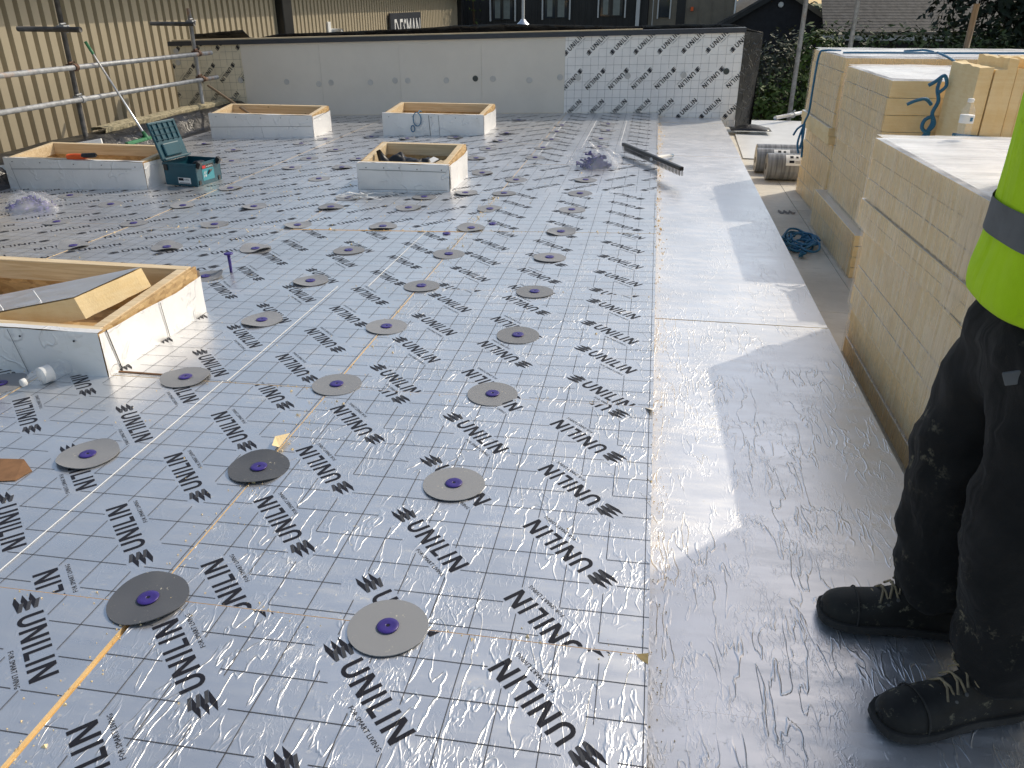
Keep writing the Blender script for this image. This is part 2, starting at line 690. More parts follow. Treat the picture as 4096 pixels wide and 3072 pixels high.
def print_polys(A, B, flip, phase, tagline=True, gridoff=(.0, .0), step=.3):
    """printed pattern on a board A long (row direction a) by B wide (b); returns (poly, level, ink) lists"""
    out = []
    boxes = []
    s2 = math.sqrt(.5)
    nb = int(B / .4 + .6)
    for j in range(nb):
        cb = .2 + .4 * j
        rot = (j + flip) % 2 == 0
        ca = (phase % step) - step
        while ca < A + step:
            sg = -1 if rot else 1

            def tf(p, ca=ca, cb=cb, sg=sg):
                x, y = (p[0] - LCX) * sg, (p[1] - LCY) * sg
                return (ca + (x - y) * s2, cb + (x + y) * s2)
            boxes.append((ca, cb, sg))
            for polys, ink in ((LOGO, 0), (ICON_D, 0), (ICON_L, 1)) + (((TAG, 0),) if tagline else ()):
                for q in polys:
                    q2 = cliprect([tf(p) for p in q], .002, A - .002, .002, B - .002)
                    if q2:
                        out.append((q2, 0, ink))
            ca += step
    # ruled lines, broken round the marks
    lw = .0009

    def gaps(ax, c):
        g = []
        for ca, cb, sg in boxes:
            # marks' clear zone: rotated rectangle, find the interval on the line
            cx0, cx1, cy0, cy1 = -.336, .012, -.034, .064
            pts = []
            cor = []
            for x, y in ((cx0, cy0), (cx1, cy0), (cx1, cy1), (cx0, cy1)):
                x, y = (x - LCX) * sg, (y - LCY) * sg
                cor.append((ca + (x - y) * s2, cb + (x + y) * s2))
            for i in range(4):
                p, q = cor[i], cor[(i + 1) % 4]
                u, w = p[ax] - c, q[ax] - c
                if (u < 0) != (w < 0):
                    t = u / (u - w)
                    pts.append(p[1 - ax] + t * (q[1 - ax] - p[1 - ax]))
            if len(pts) == 2:
                g.append((min(pts), max(pts)))
        return sorted(g)

    for ax, ext, oth, lev in ((0, A, B, 1), (1, B, A, 2)):
        c = gridoff[ax] % .1
        while c < ext - .003:
            if c > .003:
                cur = .001
                segs = []
                for a, b in gaps(ax, c):
                    if a > cur:
                        segs.append((cur, min(a, oth - .001)))
                    cur = max(cur, b)
                if cur < oth - .001:
                    segs.append((cur, oth - .001))
                for a, b in segs:
                    if b - a < .006:
                        continue
                    n = max(1, int((b - a) / .22))
                    for i in range(n):
                        u, w = a + (b - a) * i / n, a + (b - a) * (i + 1) / n
                        q = [(c - lw, u), (c + lw, u), (c + lw, w), (c - lw, w)]
                        if ax == 1:
                            q = [(y, x) for x, y in q][::-1]
                        out.append((q, lev, 1))
            c += .1
    return out


# ------------------------------------------------------------------ the roof: falls gently to the left
def zf(x, y):
    a = min(1, max(0, y / 5.0))
    return -.03 * max(0, .08 - x) * a


DECK = -.22
STRIP = -.06
ROOF_W, ROOF_E, WALL_Y = -5.55, .08, 11.06
m = MB()
m.grid(lambda u, v: (ROOF_W + u * (ROOF_E - .004 - ROOF_W), -1.2 + v * (WALL_Y + 1.2), zf(ROOF_W + u * (ROOF_E - ROOF_W), -1.2 + v * (WALL_Y + 1.2)) - .013), 14, 26)
m.box(ROOF_W, ROOF_E - .004, -1.2, WALL_Y, -.6, -.25)
m.add([(ROOF_E - .004, -1.2, -.014), (ROOF_E - .004, WALL_Y, -.014), (ROOF_E - .004, WALL_Y, -.5), (ROOF_E - .004, -1.2, -.5)], [(0, 1, 2, 3)])
roof = struct(obj('roof', m, M['foam_old']))

COLX = [.08, -1.13, -2.335, -3.55, -4.75, -5.56]
ROWS = {0: [-.85, .15, 1.349, 2.560, 3.765, 4.95, 6.12, 7.3, 8.5, 9.7, 11.05],
        1: [-.9, .12, 1.325, 2.545, 3.745, 4.93, 6.1, 7.3, 8.5, 9.7, 11.05],
        2: [-.9, 1.33, 2.54, 3.74, 4.92, 6.1, 7.3, 8.5, 9.7, 11.05],
        3: [.2, 1.4, 2.6, 3.8, 5.0, 6.2, 7.4, 8.6, 9.8, 11.05],
        4: [2.6, 3.8, 5.0, 6.2, 7.4, 8.6, 9.8, 11.05]}
SLASH = {0: [6.5], 1: [5.5, 6.5, 7.8, 9, 10], 2: [4.3, 5.5, 6.5, 7.8, 9, 10], 3: None, 4: None}
PHASE = {(0, 0): .26, (0, 1): .26, (0, 2): .19, (1, 2): .085, (1, 1): .285, (1, 0): .1}
FLIP = {(0, 1): 0, (0, 2): 0, (0, 3): 1, (0, 4): 1, (0, 5): 0, (1, 1): 1, (1, 2): 0, (1, 3): 0, (1, 4): 0}
WR = {(0, 0): .66, (0, 1): .68, (0, 2): .62, (0, 3): .6, (0, 4): .5, (0, 5): .42, (1, 1): .18, (1, 2): .14, (1, 3): .12}


def board_mesh(x0, x1, y0, y1, zfun, th=.035, n=6):
    mb = MB()
    g = [(x0 + (x1 - x0) * i / n, y0 + (y1 - y0) * j / n) for j in range(n + 1) for i in range(n + 1)]
    mb.add([(x, y, zfun(x, y)) for x, y in g], [(j * (n + 1) + i, j * (n + 1) + i + 1, (j + 1) * (n + 1) + i + 1, (j + 1) * (n + 1) + i) for j in range(n) for i in range(n)], 0)
    rim = [(x0 + (x1 - x0) * i / n, y0) for i in range(n)] + [(x1, y0 + (y1 - y0) * i / n) for i in range(n)] + \
          [(x1 - (x1 - x0) * i / n, y1) for i in range(n)] + [(x0, y1 - (y1 - y0) * i / n) for i in range(n)]
    k = len(rim)
    mb.add([(x, y, zfun(x, y)) for x, y in rim] + [(x, y, zfun(x, y) - th) for x, y in rim],
           [(i + k, (i + 1) % k + k, (i + 1) % k, i) for i in range(k)], 1)
    return mb


for c in range(5):
    xr, xl = COLX[c], COLX[c + 1]
    ys = ROWS[c]
    for r in range(len(ys) - 1):
        y0, y1 = ys[r], ys[r + 1]
        mid = (y0 + y1) / 2
        gl = .0015
        bx0, bx1, by0, by1 = xl + gl, xr - (0 if c == 0 else .0015), y0 + .0012, y1 - .0012
        if c == 0:
            bx0 = xl + (.009 if r <= 1 else .0028 if r <= 3 else .0022)
        if c == 1:
            bx1 = xr - (.007 if r <= 1 else .002)
            if r == 4:
                by1 = y1 - .020
        j = rnd.uniform(-.001, .001)
        zo = rnd.uniform(-.0012, .0012)
        zz = lambda x, y, zo=zo: zf(x, y) + zo
        b = obj('insulation_board', board_mesh(bx0, bx1, by0, by1, zz), [M['foil'], M['foam']], roof)
        b['wrinkle'] = WR.get((c, r), .5 if c == 0 else .18)
        sl = SLASH[c]
        slash = (sl is None) or any(y0 < q < y1 for q in sl)
        ph = PHASE.get((c, r), rnd.uniform(0, .3))
        fl = FLIP.get((c, r), rnd.randint(0, 1))
        near = mid < 4.6 and c < 3
        W_, L_ = bx1 - bx0, by1 - by0
        if slash:
            P = print_polys(W_, L_, fl, ph, near, (.05, .0))
            mp = lambda a, bb: (bx0 + a, by0 + bb)
        else:
            P = print_polys(L_, W_, fl, (by1 - ph) % .3, near, (.088, .094))
            mp = lambda a, bb: (bx0 + bb, by1 - a)
        pm = MB()
        for poly, lev, ink in P:
            q = [mp(*p) for p in poly]
            pm.add([(x, y, zz(x, y) + .0007 + .0003 * lev) for x, y in q], [tuple(range(len(q)))], ink)
        fp = obj('foil_print', pm, [M['ink'], M['ink_grey']], b)
        fp['wrinkle'] = b['wrinkle']

# long straight scuff lines on the foil
m = MB()
for x, y0, y1 in ((-1.575, -.3, 2.55), (-1.56, 2.55, 3.74), (-1.40, 3.76, 4.92), (-.30, 8.3, 11.0), (-.675, 8.2, 11.0), (-1.06, 7.8, 10.9)):
    n = int((y1 - y0) / .2)
    for i in range(n):
        a, b = y0 + (y1 - y0) * i / n, y0 + (y1 - y0) * (i + 1) / n
        ja, jb = .003 * noise.noise((x * 9, a * 3, 0)), .003 * noise.noise((x * 9, b * 3, 0))
        w = .0016 + .0012 * abs(noise.noise((x, a * 8, 3)))
        if y0 > 6:
            w *= 1.5
        m.add([(x + ja - w, a, zf(x, a) + .0022), (x + ja, a, zf(x, a) + .0034), (x + ja + w, a, zf(x, a) + .0022),
               (x + jb - w, b, zf(x, b) + .0022), (x + jb, b, zf(x, b) + .0034), (x + jb + w, b, zf(x, b) + .0022)], [(0, 1, 4, 3), (1, 2, 5, 4)])
obj('foil_crease', m, M['white_line'], roof)

# foam crumbs and dust
m = MB()
for i in range(2600):
    t = rnd.random()
    if t < .22:
        x, y = -1.13 + rnd.gauss(0, .03), rnd.uniform(.6, 6)
    elif t < .42:
        c = rnd.choice((0, 0, 1, 1, 2))
        y = rnd.choice(ROWS[c][1:6]) + rnd.gauss(0, .02)
        x = rnd.uniform(COLX[c + 1], COLX[c])
    elif t < .62:
        x, y = rnd.gauss(-2.3, .8), rnd.gauss(2.6, 1.6)
    elif t < .8:
        x, y = rnd.gauss(-3, 1.2), rnd.gauss(6.2, 1.0)
    else:
        x, y = rnd.gauss(.10, .02), rnd.uniform(1, 10.5)
    if y < .5 or y > 10.9 or x < -5.4:
        continue
    z = (zf(x, y) if x < .08 else STRIP) + .0012
    s = rnd.uniform(.0012, .0038) * (1.8 if y > 4.5 else 1)
    if rnd.random() < .06:
        s *= 2
    a = rnd.uniform(0, 6)
    m.add([(x + s * math.cos(a), y + s * math.sin(a), z), (x + s * math.cos(a + 2.1), y + s * .8 * math.sin(a + 2.1), z), (x + s * .7 * math.cos(a + 4), y + s * math.sin(a + 4), z), (x, y, z + s * .9)],
          [(0, 1, 3), (1, 2, 3), (2, 0, 3)])
struct(obj('foam_crumbs', m, M['foam']), 'stuff')
bpy.data.objects['foam_crumbs']['label'] = 'pale yellow foam crumbs and sawdust scattered over the foil boards'

# plain foil strip on the right
sy = [-1.1, 1.27, 3.62, 5.9, 8.15, 10.55, 11.05]
for i in range(len(sy) - 1):
    zo = rnd.uniform(-.0015, .0015)
    xe = .885 + rnd.uniform(-.008, .008)
    b = obj('insulation_board', board_mesh(.0805, xe, sy[i] + .0007, sy[i + 1] - .0007, lambda x, y, zo=zo: STRIP + zo, .14), [M['foil_plain'], M['foam']], roof, label='plain silver foil board without print')
    b['wrinkle'] = .9 if i in (0, 1) else .55
# scrap of brown tape at the board end and a lifted foil corner
m = MB().add([(.05, 2.552, .001), (.079, 2.548, .001), (.079, 2.500, .018)], [(0, 1, 2)])
obj('foil_flap', m, M['panel'], roof, solid=.0006)
m = MB().add([(.052, 1.347, .002), (.079, 1.345, .012), (.079, 1.322, .002), (.062, 1.335, .001)], [(0, 1, 2, 3)])
obj('foil_flap', m, M['foam_old'], roof, solid=.0006)
m = MB().add([(-1.165, 2.135, .001), (-1.125, 2.165, .001), (-1.121, 2.07, .001), (-1.14, 2.06, .012)], [(0, 1, 2, 3)])
obj('foil_flap', m, M['foam'], roof, solid=.0006)

# deck on the right
deck_m = MB()
deck_m.box(.0, 8.5, -1.2, 12.3, DECK - .2, DECK - .012)
deck = struct(obj('roof_deck', deck_m, M['deck']))
for i, (x0, x1) in enumerate(((.02, 1.22), (1.22, 3.64), (3.64, 6.06), (6.06, 8.45))):
    y = -1.2 + (.3 if i % 2 else 0)
    while y < 12.2:
        y2 = min(y + .61, 12.25)
        obj('deck_panel', MB().box(x0 + .002, x1 - .002, y + .002, y2 - .002, DECK - .012, DECK + rnd.uniform(-.001, .001)), M['deck'], deck)
        y = y2
# white membrane at the far end of the deck
m = MB().grid(lambda u, v: (1.0 + 1.9 * u + .1 * v, 9.0 + 3.1 * v, DECK + .006 + .012 * noise.noise((u * 4, v * 5, 1)) + .006), 10, 14)
tag(obj('membrane_sheet', m, M['white_sheet'], smooth=True), 'sunlit white membrane sheet laid at far end of the deck', 'sheet')
# printed marks on the deck
pm = MB()
for polys in (ICON_D, ICON_L):
    for q in polys:
        pm.add([(1.06 + (p[1]) * 2.4, 6.6 + (p[0] + .29) * -2.0, DECK + .003) for p in q][::-1], [(0, 1, 2, 3)])
obj('deck_print', pm, M['ink_grey'], deck)

# ------------------------------------------------------------------ parapet wall at the far end
def wtop(x):
    return .978 + .0277 * x


def wbase(x):
    return zf(x, 11) - .02 if x < .08 else STRIP - .06


wall = thing('parapet_wall', 'long low parapet of plain grey and grid-printed boards across the far roof end', 'wall', (0, 0, 0))
WJ = [(-6.75, -5.69, 'old'), (-5.69, -4.545, 'plain'), (-4.545, -3.415, 'plain'), (-3.415, -2.285, 'plain'), (-2.285, -1.172, 'plain'), (-1.172, 1.065, 'new')]
for x0, x1, kind in WJ:
    mb = MB()
    g = .001
    pr = [(x0 + g, wbase(x0) - .05), (x1 - g, wbase(x1) - .05), (x1 - g, wtop(x1) - .04), (x0 + g, wtop(x0) - .04)]
    dy = rnd.uniform(0, .004)
    mb.add([(x, WALL_Y + dy, z) for x, z in pr] + [(x, WALL_Y + .08, z) for x, z in pr],
           [(0, 1, 2, 3), (4, 7, 6, 5), (0, 4, 5, 1), (1, 5, 6, 2), (2, 6, 7, 3), (3, 7, 4, 0)])
    lab = {'plain': None, 'new': 'silver grid-printed end panel', 'old': 'yellowed grid-printed panel beside the scaffold'}[kind]
    p = obj('wall_panel', mb, {'plain': M['panel'], 'new': M['wall_foil'], 'old': M['wall_foil_old']}[kind], wall, label=lab)
    if kind != 'plain':
        A = x1 - x0 - 2 * g
        ang = .0277 if kind == 'new' else .03
        z0 = -.207
        P = print_polys(A, 1.2, 1, .105 if kind == 'new' else .22, True, (.035, .06))
        pm = MB()
        for poly, lev, ink in P:
            q = []
            for a, b in poly:
                q.append((a, b))
            # clip to the visible part of the panel
            q = clip(q, 0, 1, wtop(x0) - .045 - z0 + .0)
            if len(q) < 3:
                continue
            pm.add([(x0 + g + a, WALL_Y - .0012 - .0004 * lev, z0 + b + ang * a) for a, b in q], [tuple(range(len(q)))], ink)
        obj('foil_print', pm, [M['ink'], M['ink_grey']], p)
# coping, lath, end return
cp = MB()
for (x0, x1) in ((-6.75, 1.075),):
    za, zb = wtop(x0), wtop(x1)
    cp.add([(x0, WALL_Y - .03, za - .045), (x1, WALL_Y - .03, zb - .045), (x1, WALL_Y - .03, zb + .012), (x0, WALL_Y - .03, za + .012),
            (x0, WALL_Y + .2, za - .045), (x1, WALL_Y + .2, zb - .045), (x1, WALL_Y + .2, zb + .012), (x0, WALL_Y + .2, za + .012)],
           [(0, 1, 2, 3), (1, 5, 6, 2), (5, 4, 7, 6), (4, 0, 3, 7), (3, 2, 6, 7), (4, 5, 1, 0)])
obj('coping', cp, M['coping'], wall)
lt = MB()
x0, x1 = -6.7, -.2
za, zb = wtop(x0) + .014, wtop(x1) + .014
lt.add([(x0, WALL_Y + .0, za), (x1, WALL_Y + .0, zb), (x1, WALL_Y + .0, zb + .012), (x0, WALL_Y + .0, za + .018), (x0, WALL_Y + .1, za), (x1, WALL_Y + .1, zb), (x1, WALL_Y + .1, zb + .012), (x0, WALL_Y + .1, za + .018)],
       [(0, 1, 2, 3), (1, 5, 6, 2), (5, 4, 7, 6), (4, 0, 3, 7), (3, 2, 6, 7)])
obj('timber_lath', lt, M['timber'], wall)
m = MB()


def endsheet(u, v):
    x = 1.066 + .24 * u
    return (x, WALL_Y - .005 + .25 * u * (1 - .3 * v) + .02 * noise.noise((u * 3, v * 5, 2)), -.16 + (wtop(1.06) - .03 + .16) * v - .03 * u * v)


m.grid(endsheet, 6, 12)
m.add([(1.30, WALL_Y + .2, -.2), (1.30, WALL_Y + .5, -.2), (1.31, WALL_Y + .5, wtop(1.06) - .05), (1.31, WALL_Y + .2, wtop(1.06) - .05)], [(0, 1, 2, 3)])
obj('end_membrane', m, M['black_sheet'], wall, smooth=True)
FIX = [(-5.06, .30), (-4.59, .28), (-4.41, .30), (-3.84, .31), (-3.49, .34), (-3.31, .34), (-2.77, .35), (-2.37, .38), (-2.13, .38), (-1.64, .37), (-1.23, .41), (-0.99, .41), (-0.35, .44), (.36, .46), (.89, .51), (-5.75, .31), (-6.66, .68), (-6.66, .53)]
for i, (x, z) in enumerate(FIX):
    w = MB().lathe([(.038, 0), (.038, .002), (.03, .004), (.012, .0035), (.012, .001)], 18, 0, Matrix.Translation((x, WALL_Y - .0022, z)) @ Matrix.Rotation(R(90), 4, 'X'))
    obj('fixing_washer', w, M['washer_dark'] if i in (7, 14) else M['washer'], wall)

# black membrane turned over the back of the parapet
m = MB()
prof = [(-6.5, .89), (-5.7, .955), (-5.62, .84), (-5.45, .86), (-5.19, .905), (-4.43, .93), (-3.09, .99), (-2.68, 1.02), (-1.97, 1.045), (-.4, 1.02), (.34, 1.05), (.93, 1.05), (1.1, 1.0), (1.3, .96)]


def ptop(x):
    for (a, za), (b, zb) in zip(prof, prof[1:]):
        if a <= x <= b:
            return za + (zb - za) * (x - a) / (b - a)
    return prof[-1][1]


m.grid(lambda u, v: (-6.5 + 7.8 * u, 11.27 + .35 * v + .04 * noise.noise((u * 30, v * 3, 0)), (ptop(-6.5 + 7.8 * u) + .006 * noise.noise((u * 60, 0, 0))) * (1 - v) ** .5 + (1 - (1 - v) ** .5) * .3), 90, 6)
tag(obj('membrane_flap', m, M['black_sheet'], smooth=True, solid=.004), 'black membrane folded up behind the top of the parapet wall', 'membrane')
m = MB().grid(lambda u, v: (1.0 + .5 * u, 10.72 + .33 * v, STRIP - .12 + .06 * math.sin(3.1 * u) * math.sin(3.1 * v) + .02), 8, 6)
tag(obj('membrane_scrap', m, M['black_sheet'], smooth=True, solid=.004), 'small black membrane scrap at the foot of the parapet end', 'membrane')

# ------------------------------------------------------------------ skylight kerbs
def kerb(label, x0, x1, y0, y1, hf, hb, zt=None, osbtop=.055, lines=(), foldfront=True, group='roof-light kerbs'):
    cx, cy = (x0 + x1) / 2, (y0 + y1) / 2
    zb = zf(cx, cy)
    t = thing('skylight_kerb', label, 'kerb', (cx, cy, zb), 0, group)
    w, d = (x1 - x0) / 2, (y1 - y0) / 2
    zl = lambda x: zf(x + cx, cy) - zb
    H = lambda y: hf + (hb - hf) * (y + d) / (2 * d)
    th = .045

    def slab(xa, xb, ya, yb, lo, hi, name, mat, bevel=.002):
        mb = MB()
        vs = []
        for f in (lo, hi):
            for x, y in ((xa, ya), (xb, ya), (xb, yb), (xa, yb)):
                vs.append((x, y, f(x, y)))
        mb.add(vs, [(3, 2, 1, 0), (4, 5, 6, 7), (0, 1, 5, 4), (1, 2, 6, 5), (2, 3, 7, 6), (3, 0, 4, 7)])
        return obj(name, mb, mat, t, bevel=bevel)
    top = lambda x, y: H(y)
    mid = lambda x, y: H(y) - .095
    bot = lambda x, y: zl(x) + .001
    o = .022
    for (xa, xb, ya, yb) in ((-w + o, w - o, -d + o, -d + o + th), (-w + o, w - o, d - o - th, d - o), (-w + o, -w + o + th, -d + o + th + .001, d - o - th - .001), (w - o - th, w - o, -d + o + th + .001, d - o - th - .001)):
        slab(xa, xb, ya, yb, mid, top, 'timber_rail', M['timber'])
    i = o + .02
    lower = lambda x, y: H(y) - .097
    for (xa, xb, ya, yb) in ((-w + i, w - i, -d + i, -d + i + .018), (-w + i, w - i, d - i - .018, d - i), (-w + i, -w + i + .018, -d + i + .019, d - i - .019), (w - i - .018, w - i, -d + i + .019, d - i - .019)):
        slab(xa, xb, ya, yb, bot, lower, 'osb_liner', M['osb'], 0)
    up = lambda x, y: H(y) - .006
    # outer sheathing, then foil over it
    slab(w - o + .001, w - .006, -d + .006, d - .006, bot, up, 'osb_sheathing', M['osb'], .001)
    slab(-w + .006, -w + o - .001, -d + .006, d - .006, bot, up, 'osb_sheathing', M['osb'], .001)
    ff = lambda x, y: H(y) + .002
    fb = lambda x, y: H(y) - osbtop * min(1, (y + d) / (2 * d) * 1.25 + .06)

    def skin(xa, ya, xb, yb, hi, nx=14):
        mb = MB()

        def fn(u, v):
            x, y = xa + (xb - xa) * u, ya + (yb - ya) * u
            z0 = zl(x) - .002
            z = z0 + (hi(x, y) - z0) * v
            k = noise.noise((x * 5 + cx * 3, y * 5 + cy, z * 7)) * .004
            nx_, ny_ = (yb - ya), -(xb - xa)
            L = math.hypot(nx_, ny_)
            return (x + nx_ / L * (k + .003), y + ny_ / L * (k + .003), z + (.006 * noise.noise((x * 8, y * 8, 5 + cx)) if v > .99 else 0))
        mb.grid(fn, nx, 6)
        return obj('foil_wrap', mb, M['kerb_foil'], t, smooth=True)
    skin(-w, -d, w, -d, ff, 20)
    skin(w, -d, w, d, fb)
    skin(w, d, -w, d, lambda x, y: H(y) - .03, 20)
    skin(-w, d, -w, -d, fb)
    if foldfront:
        mb = MB()
        mb.grid(lambda u, v: (-w + 2 * w * u, -d - .002 + .035 * v, H(-d) + .003 + .004 * noise.noise((u * 14, v * 2, cx)) + .002), 22, 2)
        obj('foil_fold', mb, M['kerb_foil'], t, smooth=True)
    # taped joints and pen lines on the foil
    for ln in lines:
        mb = MB()
        side, a, b, c, e = ln[:5]
        k = 10
        wd = ln[5] if len(ln) > 5 else .0015
        pts = [(a + (c - a) * q / k, b + (e - b) * q / k) for q in range(k + 1)]
        for (s0, z0), (s1, z1) in zip(pts, pts[1:]):
            dx, dz = s1 - s0, z1 - z0
            L = math.hypot(dx, dz)
            px, pz = -dz / L * wd, dx / L * wd
            q = [(s0 - px, z0 - pz), (s1 - px, z1 - pz), (s1 + px, z1 + pz), (s0 + px, z0 + pz)]
            if side == 'F':
                mb.add([(s, -d - .0085, z + zl(s)) for s, z in q], [(0, 1, 2, 3)])
            else:
                mb.add([(w + .0085, s, z + zl(w)) for s, z in q], [(0, 1, 2, 3)])
        obj('joint_line', mb, M['ink'], t)
    for q in range(5):
        s = -w + .08 + (2 * w - .16) * q / 4 + rnd.uniform(-.03, .03)
        z = hf - .03 + rnd.uniform(-.008, .004)
        obj('nail_head', MB().lathe([(.004, 0), (.004, .003), (.002, .004)], 8, 0, Matrix.Translation((s, -d - .008, z)) @ Matrix.Rotation(R(90), 4, 'X')), M['ink'], t)
    # closed-off opening at the bottom
    obj('opening_lining', MB().add([(-w + .03, -d + .03, .012 + zl(-w)), (w - .03, -d + .03, .012 + zl(w)), (w - .03, d - .03, .012 + zl(w)), (-w + .03, d - .03, .012 + zl(-w))], [(0, 1, 2, 3)]), M['osb'], t)
    return t


k_near = kerb('nearest foil-wrapped timber kerb at the left edge with foam offcut inside', -3.28, -2.058, 2.533, 3.29, .197, .243, lines=[('R', -.30, 0, -.34, .19, .003), ('R', .05, .0, .03, .17, .0022), ('F', .26, 0, .22, .19, .0012)])
kA = kerb('foil-wrapped timber kerb behind the teal toolbox, saw lying on it', -5.50, -4.18, 6.15, 6.78, .242, .285, lines=[('F', -.6, .17, .55, .17), ('F', -.56, 0, -.6, .22, .001)])
kB = kerb('farthest left foil-wrapped kerb with wooden pole standing in it', -5.16, -3.87, 9.03, 9.58, .258, .315, lines=[('F', -.64, .125, .63, .125), ('R', -.27, .2, .27, .24), ('F', .02, 0, 0, .12, .0008)])
kC = kerb('far foil-wrapped kerb with loop of blue string on its front', -3.06, -1.868, 9.13, 9.86, .23, .28, lines=[('F', -.03, 0, -.045, .22, .0022), ('F', .08, 0, .07, .22, .0016)])
kD = kerb('small middle foil-wrapped kerb with black bag and offcuts inside', -2.288, -1.535, 6.12, 6.77, .215, .285, lines=[('F', -.36, .175, .35, .155), ('F', -.36, .02, .36, .012, .001), ('R', -.312, .02, -.318, .2, .006)])

# foam offcut with nails in the nearest kerb
off = thing('foam_offcut', 'thick yellow foam offcut with foil face and nails propped in the near kerb', 'offcut', (-2.42, 2.86, .085))
E4 = [Vector(p) - Vector((-2.42, 2.86, .085)) for p in ((-2.249, 2.72, .128), (-2.15, 3.05, .165), (-2.18, 3.05, .247), (-2.278, 2.72, .216))]
dl = Vector((-.74, -.03, -.165))
mb = MB()
nx, ny = 14, 8
vs = []
for i in range(nx + 1):
    for j in range(ny + 1):
        t = j / ny
        for lo in (0, 1):
            p = (E4[0] * (1 - t) + E4[1] * t) if lo == 0 else (E4[3] * (1 - t) + E4[2] * t)
            k = noise.noise(p * 40 + dl * i) * .004
            vs.append(p + dl * (i / nx) + Vector((k + (.006 * noise.noise((j * 1.3, lo * 3, 0)) if i == 0 else 0), k * .5, 0 if lo else k)))
ix = lambda i, j, l: (i * (ny + 1) + j) * 2 + l
fs = []
for i in range(nx):
    for j in range(ny):
        fs.append((ix(i, j, 0), ix(i + 1, j, 0), ix(i + 1, j + 1, 0), ix(i, j + 1, 0)))
        fs.append((ix(i, j, 1), ix(i, j + 1, 1), ix(i + 1, j + 1, 1), ix(i + 1, j, 1)))
    fs.append((ix(i, 0, 0), ix(i, 0, 1), ix(i + 1, 0, 1), ix(i + 1, 0, 0)))
    fs.append((ix(i, ny, 0), ix(i + 1, ny, 0), ix(i + 1, ny, 1), ix(i, ny, 1)))
for j in range(ny):
    fs.append((ix(0, j, 0), ix(0, j + 1, 0), ix(0, j + 1, 1), ix(0, j, 1)))
    fs.append((ix(nx, j, 0), ix(nx, j, 1), ix(nx, j + 1, 1), ix(nx, j + 1, 0)))
mb.add(vs, fs)
obj('foam_core', mb, M['foam'], off)
nu = (E4[2] - E4[3]).cross(dl).normalized()
if nu.z < 0:
    nu = -nu
mb = MB().add([E4[3] + nu * .006, E4[2] + nu * .006, E4[2] + dl + nu * .006, E4[3] + dl + nu * .006], [(0, 1, 2, 3)])
fo = obj('foil_face', mb, M['foil_plain'], off)
fo['wrinkle'] = .4
for a, b in ((.30, .18), (.52, .12), (.70, .10)):
    p = E4[3] + dl * a + (E4[2] - E4[3]) * b
    mb = MB().tube([p, p + nu * .05 + Vector((-.012, 0, 0))], .0022, 6)
    mb.lathe([(.006, 0), (.006, .002)], 8, 0, Matrix.Translation(p + nu * .05 + Vector((-.012, 0, 0))))
    obj('nail', mb, M['alu'], off)
off2 = obj('foam_offcut', MB().box(-.3, .15, -.05, .05, 0, .045, 0, Matrix.Rotation(R(-12), 4, 'Z')), M['foam_old'], loc=(-2.85, 3.07, zf(-2.8, 3) + .016))
tag(off2, 'smaller foam offcut lying low in the near kerb', 'offcut')

# black bag and board offcuts in the middle kerb
bag = MB()


def blob(cx, cy, cz, rx, ry, rz, seed, amp=.25, nu=20, nv=12):
    def fn(u, v):
        a, b = 2 * math.pi * u, math.pi * (v - .5)
        if u >= 1:
            a = 0
        d = Vector((math.cos(a) * math.cos(b), math.sin(a) * math.cos(b), math.sin(b)))
        k = 1 + amp * noise.noise(d * 2.2 + Vector((seed, seed * 2, 0))) + amp * .5 * noise.noise(d * 5 + Vector((seed, 0, seed)))
        return (cx + rx * d.x * k, cy + ry * d.y * k, cz + rz * d.z * k)
    return fn


bag.grid(blob(-2.0, 6.43, .07, .16, .13, .09, 3, .5), 24, 14)
bag.grid(blob(-1.83, 6.40, .06, .13, .12, .085, 9, .6), 24, 14)
bag.tube([(-2.10, 6.36, .07), (-2.16, 6.37, .15), (-2.19, 6.37, .215)], [.05, .035, .018], 9)
tag(obj('rubble_bag', bag, M['black'], smooth=True), 'crumpled black plastic bag stuffed in the middle kerb', 'bag')
for i, (x, y, z, rz, ry, mt, sz) in enumerate(((-1.80, 6.33, .11, 58, -14, 'white', (.30, .06, .008)), (-1.73, 6.30, .095, 52, -16, 'timber', (.26, .05, .012)), (-1.70, 6.36, .09, 48, -18, 'timber', (.22, .03, .02)))):
    o = obj('board_offcut', MB().box(-sz[0] / 2, sz[0] / 2, -sz[1] / 2, sz[1] / 2, 0, sz[2]), M[mt], loc=(x, y, z), rot=(R(12), R(ry), R(rz)), bevel=.001)
    tag(o, ['white-faced offcut leaning in the middle kerb beside the black bag', 'flat timber offcut leaning beside the white one in the middle kerb', 'thin timber stick nearest the right side of the middle kerb'][i], 'offcut')

# pole standing in the far left kerb
m = MB().tube([(-4.62, 9.15, .06), (-5.85, 10.35, .30)], .017, 10)
tag(obj('wooden_pole', m, M['timber_dark'], smooth=True), 'brown wooden pole leaning out of the far left kerb', 'pole')

# hand saw on the kerb by the toolbox
saw = thing('hand_saw', 'hand saw with orange and black handle lying along the kerb edge', 'saw', (-4.86, 6.178, zf(-4.84, 6.46) + .2475))
obj('blade', MB().add([(-.42, -.012, .001), (-.03, -.03, .001), (-.03, .03, .001), (-.42, .008, .001)], [(0, 1, 2, 3)]), M['blade'], saw, solid=.002)
hp = [(-.03, .001), (.04, .002), (.11, .006), (.17, .014), (.235, .02)]
obj('handle', MB().tube([(x, 0, z + .016) for x, z in hp[:4]], [.024, .03, .024, .019], 10), M['orange'], saw, smooth=True)
obj('grip', MB().tube([(.115, -.003, .030), (.17, -.003, .034), (.235, -.004, .040), (.245, -.004, .042)], [.022, .021, .02, .012], 10), M['black'], saw, smooth=True)

